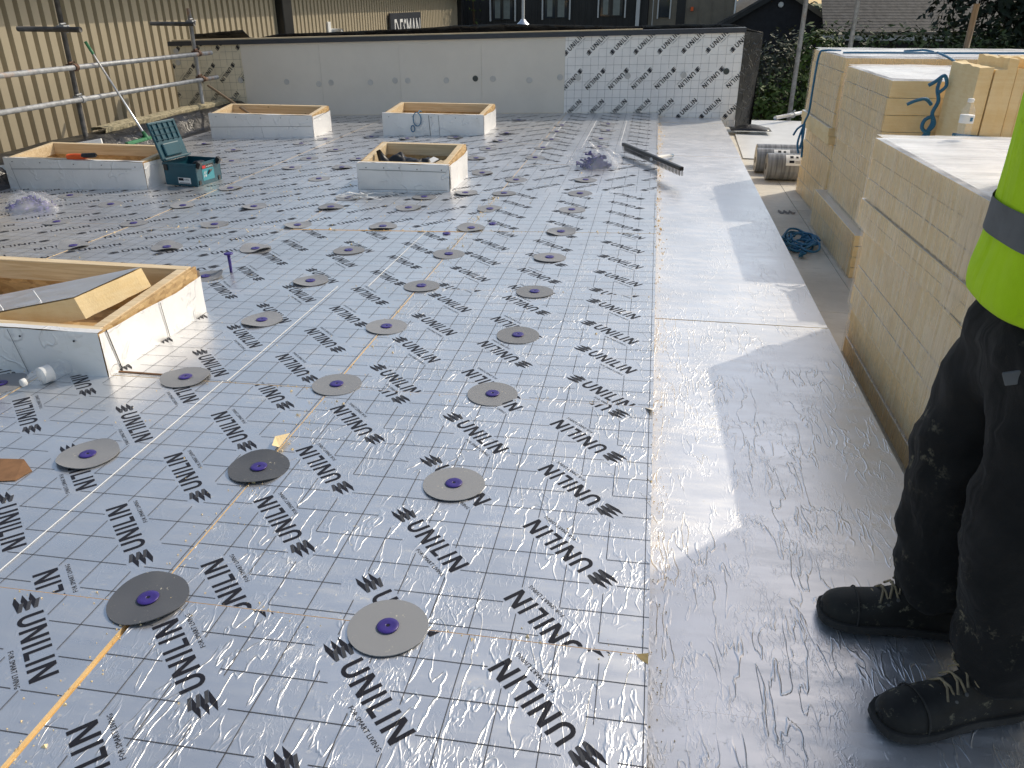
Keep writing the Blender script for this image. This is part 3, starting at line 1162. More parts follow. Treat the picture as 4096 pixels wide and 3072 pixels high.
# loop of string on the far kerb
m = MB()
pts = []
for i in range(25):
    a = 2 * math.pi * i / 24
    pts.append((-2.64 + .045 * math.cos(a + 1.2), 9.108 - .004 * math.sin(a), .10 + .075 * math.sin(a + 1.2)))
m.tube(pts, .0055, 6)
pts = []
for i in range(19):
    a = 2 * math.pi * i / 18
    pts.append((-2.695 + .022 * math.cos(a + .6), 9.106, -.005 + .035 * math.sin(a + .6)))
m.tube(pts, .0055, 6)
m.tube([(-2.63, 9.12, .165), (-2.62, 9.16, .19), (-2.61, 9.2, .17)], .0055, 6)
tag(obj('string_loop', m, M['rope'], smooth=True), 'knotted loop of blue string hanging over the far kerb front', 'string')

# ------------------------------------------------------------------ fixing discs
DISCS = [(-1.13, 1.34), (-0.52, 1.34), (-1.73, 1.95), (-0.51, 1.96), (-1.14, 1.96), (-2.43, 2.40), (-1.74, 2.56), (-0.51, 2.58), (-1.12, 2.58), (-0.51, 3.17), (-1.12, 3.20), (-1.73, 3.21), (-0.52, 3.76), (-1.12, 3.79), (-1.74, 3.81), (-2.36, 3.83), (-0.52, 4.37), (-3.58, 4.38), (-1.12, 4.39), (-2.94, 4.40), (-2.35, 4.41), (-1.75, 4.42), (-0.52, 4.95), (-1.12, 5.01), (-2.95, 5.01), (-3.57, 5.01), (-1.73, 5.02), (-2.34, 5.02), (-4.19, 5.02), (-2.92, 5.55), (-0.51, 5.55), (-1.10, 5.55), (-1.71, 5.56), (-2.31, 5.56), (-3.51, 5.56), (-4.14, 5.58), (-2.29, 5.87), (-1.69, 5.92), (-5.34, 5.80), (-4.72, 5.88), (-1.09, 6.07), (-0.50, 6.08), (-1.40, 6.08), (-3.45, 6.20), (-1.08, 6.59), (-0.50, 6.60), (-2.83, 6.61), (-1.43, 6.89), (-3.31, 7.13), (-2.82, 7.14), (-4.10, 7.47), (-2.82, 7.60), (-3.34, 7.61), (-1.64, 7.62), (-1.07, 7.65), (-4.42, 8.13), (-3.26, 8.13), (-1.63, 8.17), (-1.07, 8.22), (-0.50, 8.28), (-3.83, 8.56), (-5.01, 8.57), (-1.60, 8.70), (-1.05, 8.76), (-0.52, 8.79), (-2.70, 8.88), (-2.16, 8.95), (-3.67, 8.87), (-3.17, 9.02), (-1.63, 9.25), (-1.06, 9.34), (-0.48, 9.41), (-1.06, 9.86), (-0.51, 9.93), (-1.67, 10.37)]
DR = .094


def disc_mesh(amp, ph, seed):
    mb = MB()
    nr, na = 6, 40

    def z(r, a):
        t = r / DR
        return .004 + t ** 2.2 * (amp * (math.cos(2 * a + ph) * .5 + .5) ** 2 + amp * .35 * noise.noise((math.cos(a) * 1.5 + seed, math.sin(a) * 1.5, seed))) + (.0 if t > .3 else 0)
    vs = [(0, 0, .004)]
    for i in range(1, nr + 1):
        r = DR * i / nr
        for k in range(na):
            a = 2 * math.pi * k / na
            vs.append((r * math.cos(a), r * math.sin(a), z(r, a)))
    fs = [(0, 1 + k, 1 + (k + 1) % na) for k in range(na)]
    for i in range(nr - 1):
        b, c = 1 + i * na, 1 + (i + 1) * na
        fs += [(b + k, c + k, c + (k + 1) % na, b + (k + 1) % na) for k in range(na)]
    mb.add(vs, fs)
    # rim
    e = 1 + (nr - 1) * na
    rim = [vs[e + k] for k in range(na)]
    mb.add(rim + [(x, y, zz - .0022) for x, y, zz in rim], [(k, na + k, na + (k + 1) % na, (k + 1) % na) for k in range(na)])
    return mb


wash = MB()
wash.lathe([(.0235, .0042), (.0262, .0075), (.0245, .0092), (.016, .0090), (.0075, .0088), (.0046, .0086), (.0044, .0055)], 24)
WASH = mesh('washer', wash, M['purple'])
WASH.polygons.foreach_set('use_smooth', [True] * len(WASH.polygons))
HOLE = mesh('screw_hole', MB().lathe([(.0043, .0060), (.0043, .0085)], 10), M['ink'])
DMESH = {}
for nm, amp in (('flat', .0015), ('bent', .010), ('curl', .019)):
    for kind in ('disc', 'disc_dark'):
        me = mesh('disc', disc_mesh(amp, .5, amp * 100), M[kind])
        me.polygons.foreach_set('use_smooth', [True] * len(me.polygons))
        DMESH[nm, kind] = me
ORD = ['first', 'second', 'third', 'fourth', 'fifth', 'sixth', 'seventh', 'eighth', 'ninth', 'tenth', 'eleventh', 'twelfth', 'thirteenth', 'fourteenth', 'fifteenth', 'sixteenth', 'seventeenth', 'eighteenth']
cols = {}
for p in DISCS:
    cols.setdefault(min(8, max(0, round((-.51 - p[0]) / .605))), []).append(p)
BENT = {(-1.14, 1.96): 'bent', (-1.13, 1.34): 'bent', (-1.74, 2.56): 'bent', (-1.74, 3.81): 'bent', (-2.36, 3.83): 'curl', (-1.73, 3.21): 'bent', (-2.94, 4.40): 'curl', (-2.35, 4.41): 'curl', (-3.58, 4.38): 'curl', (-.52, 4.95): 'bent', (-1.12, 5.01): 'bent'}
for ci, L in cols.items():
    L.sort(key=lambda p: p[1])
    for i, p in enumerate(L):
        x, y = p
        if any(x0 - .10 < x < x1 + .10 and y0 - .1 < y < y1 + .08 for x0, x1, y0, y1 in ((-5.5, -4.18, 6.15, 6.78), (-3.06, -1.868, 9.13, 9.86), (-5.16, -3.87, 9.03, 9.58), (-2.288, -1.535, 6.12, 6.77), (-3.28, -2.058, 2.533, 3.29))):
            y -= .0
            inside = [q for q in ((-5.5, -4.18, 6.15, 6.78), (-3.06, -1.868, 9.13, 9.86), (-5.16, -3.87, 9.03, 9.58), (-2.288, -1.535, 6.12, 6.77), (-3.28, -2.058, 2.533, 3.29)) if q[0] - .1 < x < q[1] + .1 and q[2] - .1 < y < q[3] + .08][0]
            if x > inside[1] - .02:
                x = inside[1] + .12
            elif y < (inside[2] + inside[3]) / 2:
                y = inside[2] - .11
            else:
                y = inside[3] + .11
        dark = p in ((-1.13, 1.34), (-1.14, 1.96))
        t = thing('fixing_disc', '%s purple-centred disc, %s from camera in the %s line left of the strip' % ('dark slate' if dark else 'grey', ORD[i], ORD[ci]), 'disc', (x, y, zf(x, y) + .0005), 0, 'fixing discs with purple washers')
        kind = BENT.get(p) or ('flat' if rnd.random() < .6 or x > -1.3 else 'bent')
        d = obj('disc', DMESH[kind, 'disc_dark' if dark else 'disc'], None, t, rot=(rnd.uniform(-.02, .02), -.03 * min(1, y / 5) + rnd.uniform(-.015, .015), {(-1.14, 1.96): 2.2, (-1.13, 1.34): 2.5}.get(p, rnd.uniform(0, 6))))
        w = obj('washer', WASH, None, t)
        obj('screw_hole', HOLE, None, w)
for i, (x, y) in enumerate(((-1.0, 5.13), (-1.25, 4.86))):
    w = obj('loose_washer', MB().lathe([(.024, 0), (.027, .003), (.025, .006), (.01, .005), (.005, .003)], 20), M['purple'], loc=(x, y, zf(x, y) + .002), smooth=True)
    tag(w, ['loose purple washer behind a grey disc on the foil', 'loose purple washer in front of the open yellow joint'][i], 'washer')
pf = thing('plastic_fastener', 'purple plastic tube fastener standing upright near the close kerb', 'fastener', (-2.26, 3.93, zf(-2.26, 3.93)))
obj('shank', MB().lathe([(.0075, 0), (.008, .02), (.009, .10)], 12), M['purple'], pf, smooth=True)
obj('flange', MB().lathe([(.009, .098), (.024, .104), (.026, .109), (.022, .112), (.006, .111)], 20), M['purple'], pf, smooth=True)
pf = thing('plastic_fastener', 'purple tube fastener standing on the disc at the left picture edge', 'fastener', (-2.43, 2.37, zf(-2.43, 2.4) + .011))
obj('shank', MB().lathe([(.0075, 0), (.008, .02), (.009, .10)], 12), M['purple'], pf, smooth=True)
obj('flange', MB().lathe([(.009, .098), (.024, .104), (.026, .109), (.022, .112), (.006, .111)], 20), M['purple'], pf, smooth=True)

# ------------------------------------------------------------------ left edge: upstand, wool, membrane
up = MB()


def upst(u, v):
    y = 4.2 + u * (WALL_Y - 4.2)
    k = noise.noise((y * 1.7, v * 2.5, 0)) * .035 + noise.noise((y * 6, v * 4, 4)) * .012
    prof2 = [(-5.50, -.003), (-5.57, .03), (-5.68, .14), (-5.80, .195), (-6.02, .20), (-6.30, .12), (-6.7, -.1)]
    f = v * (len(prof2) - 1)
    i = min(int(f), len(prof2) - 2)
    a, b = prof2[i], prof2[i + 1]
    t = f - i
    x, z = a[0] + (b[0] - a[0]) * t, a[1] + (b[1] - a[1]) * t
    low = 1 - .0 * max(0, min(1, (7.6 - y)))
    return (x + k * min(1, v * 5), y, zf(-5.5, y) + z * low + k * .6 * min(1, v * 6) * (1 if v < .9 else .3))


up.grid(upst, 90, 24)
tag(obj('membrane_upstand', up, M['black_sheet'], smooth=True), 'crumpled black membrane dressed up the left roof edge', 'membrane')
mw = MB()
n = 60
vs, fs = [], []
for i in range(n + 1):
    y = 8.05 + (10.95 - 8.05) * i / n
    for k, (dx, dz) in enumerate(((-5.84, .19), (-5.835, .235), (-5.90, .25), (-6.0, .25), (-6.02, .20))):
        w = noise.noise((y * 5, k * 2.1, 1)) * .014 + noise.noise((y * 17, k, 6)) * .007
        vs.append((dx + w, y, zf(-5.5, y) + dz + w))
for i in range(n):
    for k in range(4):
        fs.append((i * 5 + k, i * 5 + k + 1, i * 5 + k + 6, i * 5 + k + 5))
mw.add(vs, fs)
tag(obj('mineral_wool_strip', mw, M['rockwool']), 'ragged yellow-brown mineral wool strip along the left upstand', 'insulation')
tag(obj('board_offcut', MB().box(-.22, .18, -.012, .012, 0, .16), M['white'], loc=(-5.42, 7.12, zf(-5.4, 7.1) + .09), rot=(R(-12), R(-9), R(12)), bevel=.002), 'white board offcut propped up behind the toolbox kerb', 'offcut')
tag(obj('board_offcut', MB().box(-.25, .2, -.03, .03, 0, .12), M['white'], loc=(-5.62, 6.32, zf(-5.5, 6.3) + .05), rot=(R(-14), R(-8), R(10)), bevel=.002), 'white board offcut at the left end of the toolbox kerb', 'offcut')

# ------------------------------------------------------------------ warehouse on the left
WX = -7.3
wh = thing('warehouse', 'long beige ribbed-metal warehouse wall along the left side', 'building', (WX, 18, -4.2))
pitch = .2
cl = None


def sheet(y0, n):
    mb = MB()
    prof3 = [(0, 0), (.118, 0), (.130, -.055), (.186, -.055), (.2, 0)]
    pts = []
    for i in range(n):
        for a, b in prof3[:-1]:
            pts.append((b, y0 + i * pitch + a))
    pts.append((0, y0 + n * pitch))
    vs = [(x, y, 0) for x, y in pts] + [(x, y, 5.85) for x, y in pts]
    k = len(pts)
    mb.add(vs, [(i, i + 1, k + i + 1, k + i) for i in range(k - 1)])
    return mb


SH = mesh('cladding_sheet', sheet(0, 5), M['clad'])
for i in range(32):
    obj('cladding_sheet', SH, None, wh, loc=(rnd.uniform(-.002, .002), -18.6 + i * 1.0, 0))
obj('soffit', MB().box(-.2, .36, -18.6, 13.4, 5.85, 5.9), M['clad'], wh)
obj('gutter', MB().tube([(.40, -18.6, 5.9), (.40, 13.4, 5.9)], .075, 10), M['black'], wh, smooth=True)
obj('roof_sheet', MB().add([(.36, -18.6, 5.96), (.36, 13.4, 5.96), (-6, 13.4, 7.2), (-6, -18.6, 7.2)], [(0, 1, 2, 3)]), M['clad_tan'], wh, solid=.05)
obj('end_wall', MB().box(-6, -.05, 13.36, 13.4, 0, 5.8), M['clad_dark'], wh)
for y in (-2.05, 13.28):
    obj('downpipe', MB().box(-.03, .16, y - .12, y + .30, 0, 5.85), M['black'], wh, bevel=.02)
obj('base_wall', MB().box(-.25, -.03, -18.6, 13.4, -.1, .4), M['render_grey'], wh)
sg = thing('shop_sign', 'dark sign with white capital letters on the warehouse wall', 'sign', (WX + .10, 24.3, .55))
obj('sign_board', MB().box(-.06, .0, -1.55, 1.5, -.5, .47), M['coping'], sg, bevel=.005)
mb = MB()
for tri in text_tris('DESMAN', .66, 2.6):
    mb.add([(.004, -1.2 + x, -.34 + y) for x, y in tri], [(0, 1, 2)] if len(tri) == 3 else [tuple(range(len(tri)))])
obj('lettering', mb, M['white'], sg, solid=.012)
vt = thing('vent_pipe', 'pale pipe elbow sticking out of the warehouse wall', 'pipe', (WX, 18.6, .70))
obj('pipe', MB().tube([(0, 0, 0), (.26, 0, 0)], .06, 12), M['lightframe'], vt, smooth=True)
obj('flange', MB().box(.0, .04, -.25, -.08, -.06, .2), M['white'], vt)

# ------------------------------------------------------------------ scaffold guard rail
sc = thing('scaffold_guardrail', 'steel tube scaffold guard rail with two posts in front of the warehouse', 'scaffold', (-5.93, 8.9, -.3))
SX = -5.93
tr_ = .0255
zt = lambda y: .698 - .0008 * (y - 7)
for y in (7.84, 10.28):
    obj('post', MB().tube([(SX, y - .02, -.6), (SX, y + .02, 1.33 if y < 9 else 1.23)], tr_, 14), M['steel_dark'] if y < 9 else M['steel'], sc, loc=(5.93, -8.9, .3), smooth=True)
for z0, y1 in ((.700, 10.60), (.390, 10.66)):
    obj('rail', MB().tube([(SX + .056, 3.5, z0 + .012), (SX + .056, 7.8, z0), (SX + .056, y1, z0 - .008)], tr_, 14), M['steel'], sc, loc=(5.93, -8.9, .3), smooth=True)
for y, xa, xb, z in ((7.79, -6.36, -5.64, 1.062), (10.22, -6.42, -5.80, 1.055)):
    obj('transom', MB().tube([(xa, y - .03, z), (xb, y - .06, z - .004)], tr_, 14), M['steel_dark'], sc, loc=(5.93, -8.9, .3), smooth=True)
for y in (7.84, 10.28):
    for z, dx, mt in ((.70, .028, 'rust'), (.39, .028, 'steel' if y < 9 else 'rust'), (1.06, .0, 'steel')):
        mb = MB()
        c = Vector((SX + dx, y, z))
        mb.lathe([(.036, -.028), (.036, .028)], 12, 0, Matrix.Translation((SX, y, z)))
        if dx:
            mb.lathe([(.036, -.026), (.036, .026)], 12, 0, Matrix.Translation((SX + .056, y, z)) @ Matrix.Rotation(R(90), 4, 'X'))
        mb.tube([(SX + .03, y - .05, z + .045), (SX + .03, y + .03, z + .05)], .009, 6)
        mb.tube([(SX + .07, y + .02, z + .03), (SX + .02, y + .045, z - .03)], .009, 6)
        mb.box(SX - .02, SX + .06, y - .045, y + .04, z - .012, z + .034)
        obj('coupler', mb, M[mt], sc, loc=(5.93, -8.9, .3), bevel=.003)

# squeegee leaning on the rail
sq = thing('floor_squeegee', 'green and aluminium floor squeegee leaning on the scaffold rail', 'squeegee', (-5.60, 8.32, -.10))
h0, h1, h2 = Vector((-5.60, 8.40, -.07)), Vector((-5.815, 8.135, .74)), Vector((-5.868, 8.07, .94))
L0 = Vector((5.60, -8.32, .10))
a, b = h0, h0 + (h1 - h0) * 1.03
obj('pole', MB().tube([h0 + L0, h0 + (h1 - h0) * 1.10 + L0], .0125, 10), M['alu'], sq, smooth=True)
obj('grip', MB().tube([h0 + (h1 - h0) * 1.09 + L0, h0 + (h1 - h0) * 1.24 + L0], .016, 10), M['green'], sq, smooth=True)
obj('socket', MB().tube([h0 - (h1 - h0) * .02 + L0, h0 + (h1 - h0) * .09 + L0], [.03, .017], 10), M['green'], sq, smooth=True)
obj('head', MB().box(-.02, .02, -.30, .26, .0, .035), M['green'], sq, bevel=.006)
obj('rubber_blade', MB().box(-.005, .005, -.30, .26, -.035, -.001), M['black'], sq)

# ------------------------------------------------------------------ toolbox
tbx, tby = -3.774, 6.252
tb = thing('toolbox', 'open teal plastic tool case standing on the foil by the kerb', 'toolbox', (tbx, tby, zf(tbx, tby) + .001), R(-8))
W_, D_, H_ = .325, .335, .185
mb = MB()
t = .006
for (x0, x1, y0, y1) in ((-W_, 0, 0, t), (-W_, 0, D_ - t, D_), (-W_, -W_ + t, t, D_ - t), (-t, 0, t, D_ - t)):
    mb.box(x0, x1, y0, y1, .012, H_)
mb.box(-W_, 0, 0, D_, 0, .0119)
obj('case_body', mb, M['teal'], tb, bevel=.003)
for (x0, x1, y0, y1) in ((-W_ - .004, .004, -.004, .004), (-W_ - .004, .004, D_ - .004, D_ + .004), (-W_ - .004, -W_ + .004, .005, D_ - .005), (-.004, .004, .005, D_ - .005)):
    obj('rim', MB().box(x0, x1, y0, y1, H_ - .02, H_ + .004), M['teal'], tb, bevel=.002)
for y in (.03, D_ - .045):
    obj('latch', MB().box(-.02, .02, -.018, .018, -.028, .028), M['black'], tb, loc=(.018, y, H_ - .008), rot=(0, R(35), 0), bevel=.004)
    obj('foot_socket', MB().box(-.002, .006, y - .01, y + .02, .01, .045), M['black'], tb, bevel=.002)
obj('latch', MB().box(-W_ + .01, -W_ + .05, -.012, -.004, H_ - .06, H_ - .01), M['black'], tb, bevel=.003)
lid = obj('lid', MB().box(0, .022, .002, D_ - .002, 0, .325), M['teal'], tb, loc=(-W_ - .006, 0, H_ + .004), rot=(0, R(-17), 0), bevel=.006)
for k in range(5):
    obj('lid_rib', MB().box(.0225, .034, .03 + k * .066, .034 + k * .066, .16, .31), M['teal'], lid)
for k in range(4):
    obj('lid_rib', MB().box(.0225, .031, .012, D_ - .012, .17 + k * .045, .174 + k * .045), M['teal'], lid)
obj('lid_pocket', MB().box(.0225, .042, .05, D_ - .08, .03, .14), M['teal'], lid, bevel=.012)
obj('lid_lip', MB().box(.0225, .05, .004, D_ - .004, .0, .018), M['teal'], lid, bevel=.004)
lb = obj('side_label', MB().box(.0005, .0022, .08, .235, .035, .16), M['teal_lite'], tb)
obj('label_band', MB().box(.0022, .003, .08, .235, .132, .165), M['black'], lb)
obj('label_block', MB().box(.003, .0036, .088, .13, .136, .16), M['red'], lb)
mb = MB()
for s, w, h, oy, oz in (('makita', .085, .016, .138, .140), ('18', .035, .024, .095, .062), ('AF', .04, .02, .095, .09)):
    for tri in text_tris(s, h, w):
        mb.add([(.0042, oy + x, oz + y) for x, y in tri], [tuple(range(len(tri)))])
obj('label_text', mb, M['white'], lb)
obj('tool_picture', MB().tube([(.0035, .15, .085), (.0035, .175, .105), (.0035, .21, .112)], [.008, .012, .006], 6), M['black'], lb)
lb = obj('front_label', MB().box(-.19, -.065, -.0022, -.0005, .02, .07), M['white'], tb)
obj('label_block', MB().box(-.185, -.135, -.0035, -.0023, .045, .066), M['ink'], lb)
mb = MB()
for tri in text_tris('makita', .014, .05):
    mb.add([(-.128 + x, -.0032, .049 + y) for x, y in tri], [tuple(range(len(tri)))])
mb.box(-.18, -.075, -.0035, -.0023, .024, .028)
obj('label_text', mb, M['ink'], lb)
obj('power_tool', MB().tube([(-.06, .12, .12), (-.10, .22, .15), (-.2, .26, .13)], [.025, .035, .03], 8), M['black'], tb, smooth=True)

# ------------------------------------------------------------------ bags of fasteners
def fastener_bag(label, x, y, rx, ry, rz, seed, n):
    z = zf(x, y)
    t = thing('fastener_bag', label, 'bag', (x, y, z))
    r2 = random.Random(seed)
    mb = MB()
    for i in range(n):
        a = r2.uniform(0, 6.28)
        q = r2.random() ** .6
        p = Vector((rx * .62 * q * math.cos(a), ry * .6 * q * math.sin(a), .015 + r2.random() * rz * .75 * (1 - q)))
        d = Vector((r2.uniform(-1, 1), r2.uniform(-1, 1), r2.uniform(-.4, .6))).normalized()
        mb.tube([p - d * .04, p + d * .04], .009, 7)
        mb.lathe([(.009, 0), (.024, .004), (.02, .008)], 10, 0, Matrix.Translation(p + d * .04) @ d.to_track_quat('Z', 'Y').to_matrix().to_4x4())
    f = obj('fasteners', mb, M['purple'], t, smooth=True)
    f['kind'] = 'stuff'
    s = MB()

    def fn(u, v):
        a = 2 * math.pi * (u if u < 1 else 0)
        b = math.pi / 2 * v
        d = Vector((math.cos(a) * math.cos(b), math.sin(a) * math.cos(b), math.sin(b)))
        k = 1 + .30 * noise.noise(d * 1.5 + Vector((seed, 0, 0))) + .10 * noise.noise(d * 3.5 + Vector((0, seed, 0)))
        zz = rz * d.z * k * (1 + .5 * noise.noise((d.x * 2.5 + seed, d.y * 2.5, 0)))
        return (rx * d.x * k, ry * d.y * k, max(.002, zz))
    s.grid(fn, 34, 12)
    obj('clear_bag', s, M['bag'], t, smooth=True)
    s = MB()
    for q in range(1):
        a = r2.uniform(2.4, 3.4)
        s.grid(lambda u, v: ((rx * (.3 + .75 * u)) * math.cos(a + .5 * v), ry * (.3 + .75 * u) * math.sin(a + .5 * v), rz * (.85 - .6 * u) + .05 * v + .02 * noise.noise((u * 4, v * 4, q + seed))), 6, 5)
    obj('bag_flap', s, M['bag'], t)
    return t


fastener_bag('clear bag of purple fasteners on the foil near the black broom', -.49, 7.19, .23, .17, .17, 4, 40)
fastener_bag('clear bag of purple fasteners at the left picture edge', -4.72, 5.42, .24, .2, .11, 8, 40)

# ------------------------------------------------------------------ black broom head lying over the board edge
br = thing('broom', 'black broom head with white handle stub lying across the strip edge', 'broom', (.05, 7.15, .0))
hA, hB = Vector((-.30, .72, .075)), Vector((.22, -.50, .085))
d = (hB - hA).normalized()
Mh = Matrix.Translation((hA + hB) / 2) @ d.to_track_quat('X', 'Z').to_matrix().to_4x4()
Lh = (hB - hA).length
obj('head', MB().box(-Lh / 2, Lh / 2, -.018, .018, -.012, .02, 0, Mh), M['black'], br, bevel=.006)
mb = MB()
for i in range(46):
    s = -Lh / 2 + .02 + (Lh - .04) * i / 45
    for q in (-.012, .004, .016):
        mb.add([(s - .007, q, -.014), (s + .007, q, -.014), (s + .006, q + .006, -.055), (s - .006, q + .006, -.055)], [(0, 1, 2, 3)], 0, Mh)
b_ = obj('bristles', mb, M['black'], br)
b_['kind'] = 'stuff'
obj('handle', MB().tube([(-.03, .02, .07), (.06, .40, .03), (.17, .85, -.035)], .014, 10), M['white'], br, smooth=True)
obj('blue_tape', MB().tube([(.155, .80, -.028), (.172, .87, -.038)], .0165, 10), M['rope'], br, smooth=True)
# clear strips of plastic by the middle kerb
m = MB()
r2 = random.Random(5)
for i in range(16):
    x, y = r2.uniform(-.17, .17), r2.uniform(-.09, .09)
    a = r2.uniform(-.5, .5)
    L = r2.uniform(.05, .14)
    h = r2.uniform(.004, .03)
    c, s = math.cos(a), math.sin(a)
    m.add([(x - L * c, y - L * s, .003), (x, y, h), (x + L * c, y + L * s, r2.uniform(.004, .03)), (x + L * c, y + L * s + .008, .01), (x, y + .009, h + .003), (x - L * c, y - L * s + .008, .006)], [(0, 1, 4, 5), (1, 2, 3, 4)])
o = tag(obj('plastic_scraps', m, M['white'], loc=(-2.14, 5.92, zf(-2.1, 5.9)), solid=.001), 'tangle of clear plastic strips in front of the middle kerb', 'scraps')
# wood sliver by the nearest kerb
m = MB().add([(-2.04, 2.571, zf(-2.04, 2.57) + .004), (-1.845, 2.567, zf(-1.84, 2.57) + .004), (-1.845, 2.573, zf(-1.84, 2.57) + .007), (-2.04, 2.578, zf(-2.04, 2.57) + .007)], [(0, 1, 2, 3)])
tag(obj('wood_sliver', m, M['cardboard'], solid=.004), 'thin reddish wood sliver on the foil at the near kerb corner', 'sliver')
# brown card
m = MB().add([(-.33, -.11, .002), (.0, -.03, .004), (.012, .03, .003), (-.05, .075, .012), (-.36, .05, .004)], [(0, 1, 2, 3, 4)])
tag(obj('card_scrap', m, M['cardboard'], loc=(-1.855, 1.805, zf(-1.9, 1.8)), solid=.002), 'torn brown card lying at the left picture edge', 'card')


def bottle(label, loc, rot, s=1.0, cap='white'):
    t = thing('water_bottle', label, 'bottle', loc)
    t.rotation_euler = rot
    prof4 = [(.026, .002), (.031, .008), (.0315, .03), (.0295, .036), (.0315, .042), (.0315, .075), (.0315, .115), (.029, .132), (.02, .15), (.0125, .160), (.0125, .168)]
    obj('bottle_shell', MB().lathe([(r * s, z * s) for r, z in prof4], 24), M['clear'], t, smooth=True)
    obj('cap', MB().lathe([(.0145 * s, .166 * s), (.0145 * s, .181 * s), (.012 * s, .183 * s)], 18), M[cap], t, smooth=True)
    lb = obj('label', MB().lathe([(.0319 * s, .072 * s), (.0322 * s, .073 * s), (.0322 * s, .108 * s), (.0319 * s, .109 * s)], 24), M['white'], t, smooth=True)
    obj('label_drop', MB().box(-.007 * s, .007 * s, -.0333 * s, -.0324 * s, .082 * s, .1 * s), M['rope'], lb)
    return t


z0 = zf(-2.2, 2.5)
bottle('clear water bottle lying against the nearest kerb', (-2.225, 2.535, z0 + .035), (R(90), 0, R(-22)), 1.05)

# ------------------------------------------------------------------ packs of insulation
def pack(label, x0, y0, z0, w, d, nb, th, rz=0, jit=.006, film=True, group='packs of insulation boards', topfilm=True, skip=(), cat='pack', mats=None, name='insulation_pack'):
    """x0,y0 is the far-left corner; boards run w to the right and d toward the camera"""
    t = thing(name, label, cat, (x0, y0, z0), rz, group)
    r3 = random.Random(int(abs(x0 * 131 + y0 * 17 + z0 * 71) * 10))
    for i in range(nb):
        jx, jy = r3.uniform(-jit, jit), r3.uniform(-jit, jit)
        zz = i * th
        b = obj('insulation_board', MB().box(jx, w + jx, -d + jy, jy, zz + .0006, zz + th - .0014, 0, None, 1), mats or [M['foam'], M['foil_plain']], t, bevel=.002)
        b['wrinkle'] = .5
    if film:
        h = nb * th
        e = .007
        mb = MB()

        def wr(p, s=1):
            k = .004 * noise.noise(Vector(p) * 6 + Vector((x0 * 3, y0, z0))) + .002 * noise.noise(Vector(p) * 19)
            return k

        def face(fn, nu, nv, nrm, mi):
            nrm = Vector(nrm)
            mb.grid(lambda u, v: tuple(Vector(fn(u, v)) + nrm * (e + jit + wr(fn(u, v)))), nu, nv, mi)
        nx, ny, nz = 14, 18, 8
        face(lambda u, v: (0, -d * u, h * v), ny, nz, (-1, 0, 0), 0)
        if 'front' not in skip:
            face(lambda u, v: (w * u, -d, h * v), nx, nz, (0, -1, 0), 0)
        face(lambda u, v: (w - w * u, 0, h * v), nx, nz, (0, 1, 0), 0)
        face(lambda u, v: (w, -d + d * u, h * v), ny, nz, (1, 0, 0), 0)
        if topfilm:
            face(lambda u, v: (w * u, -d + d * v, h), 24, 24, (0, 0, 1), 1)
        obj('film_wrap', mb, [M['film'], M['film_top']], t, smooth=True)
    return t


TH = R(2.0)
pack('film-wrapped pack at the bottom of the near stack', 1.0, 3.74, DECK + .001, 1.2, 2.38, 3, .082, R(.3), .006, topfilm=False)
pack('film-wrapped pack in the middle of the near stack', .985, 3.735, .032, 1.2, 2.4, 4, .093, R(.6), .006, topfilm=False)
pack('thin two-board pack sandwiched in the near stack, jutting out to the left', .948, 3.735, .412, 1.2, 2.36, 2, .057, R(2.1), .005, topfilm=False)
pack('topmost film-wrapped pack of the near stack behind the worker', .957, 3.725, .530, 1.2, 2.4, 3, .085, TH, .004)
pack('unseen pack added on the near stack behind the worker to cast a shadow', 1.13, 2.75, .795, 1.05, 1.25, 7, .085, TH, .004)  # unseen pack, added to cast the near part of the strip's shadow
# far stack nearest the rolls
pack('low row of four boards under the second stack, ends facing the camera', 1.248, 6.25, DECK + .001, 1.2, 1.315, 4, .066, R(.5), .004, film=True, topfilm=False, skip=('front',))
pack('lower film-wrapped pack of the second stack', 1.315, 6.14, .048, 1.2, 1.13, 4, .10, R(.5), .005, topfilm=False)
pack('upper film-wrapped pack of the second stack with yellow front', 1.300, 6.13, .450, 1.2, 1.125, 5, .0925, R(.5), .004, skip=('front',))
pack('bottom film-wrapped pack of the farthest stack beside the rolls', 1.33, 7.5, DECK + .001, 1.2, 1.14, 5, .112, R(1), .008, topfilm=False)
pack('pair of bare yellow boards sticking out of the farthest stack', 1.285, 7.52, .343, 1.2, 1.12, 2, .062, R(1), .010, film=False, group=None)
pack('topmost film-wrapped pack of the farthest stack with rope over it', 1.305, 7.5, .470, 2.4, 1.14, 5, .096, R(1), .006)
pack('distant wrapped pack on the right behind the standing boards', 2.75, 6.6, DECK + .001, 1.3, 1.3, 9, .128, R(1), .006)
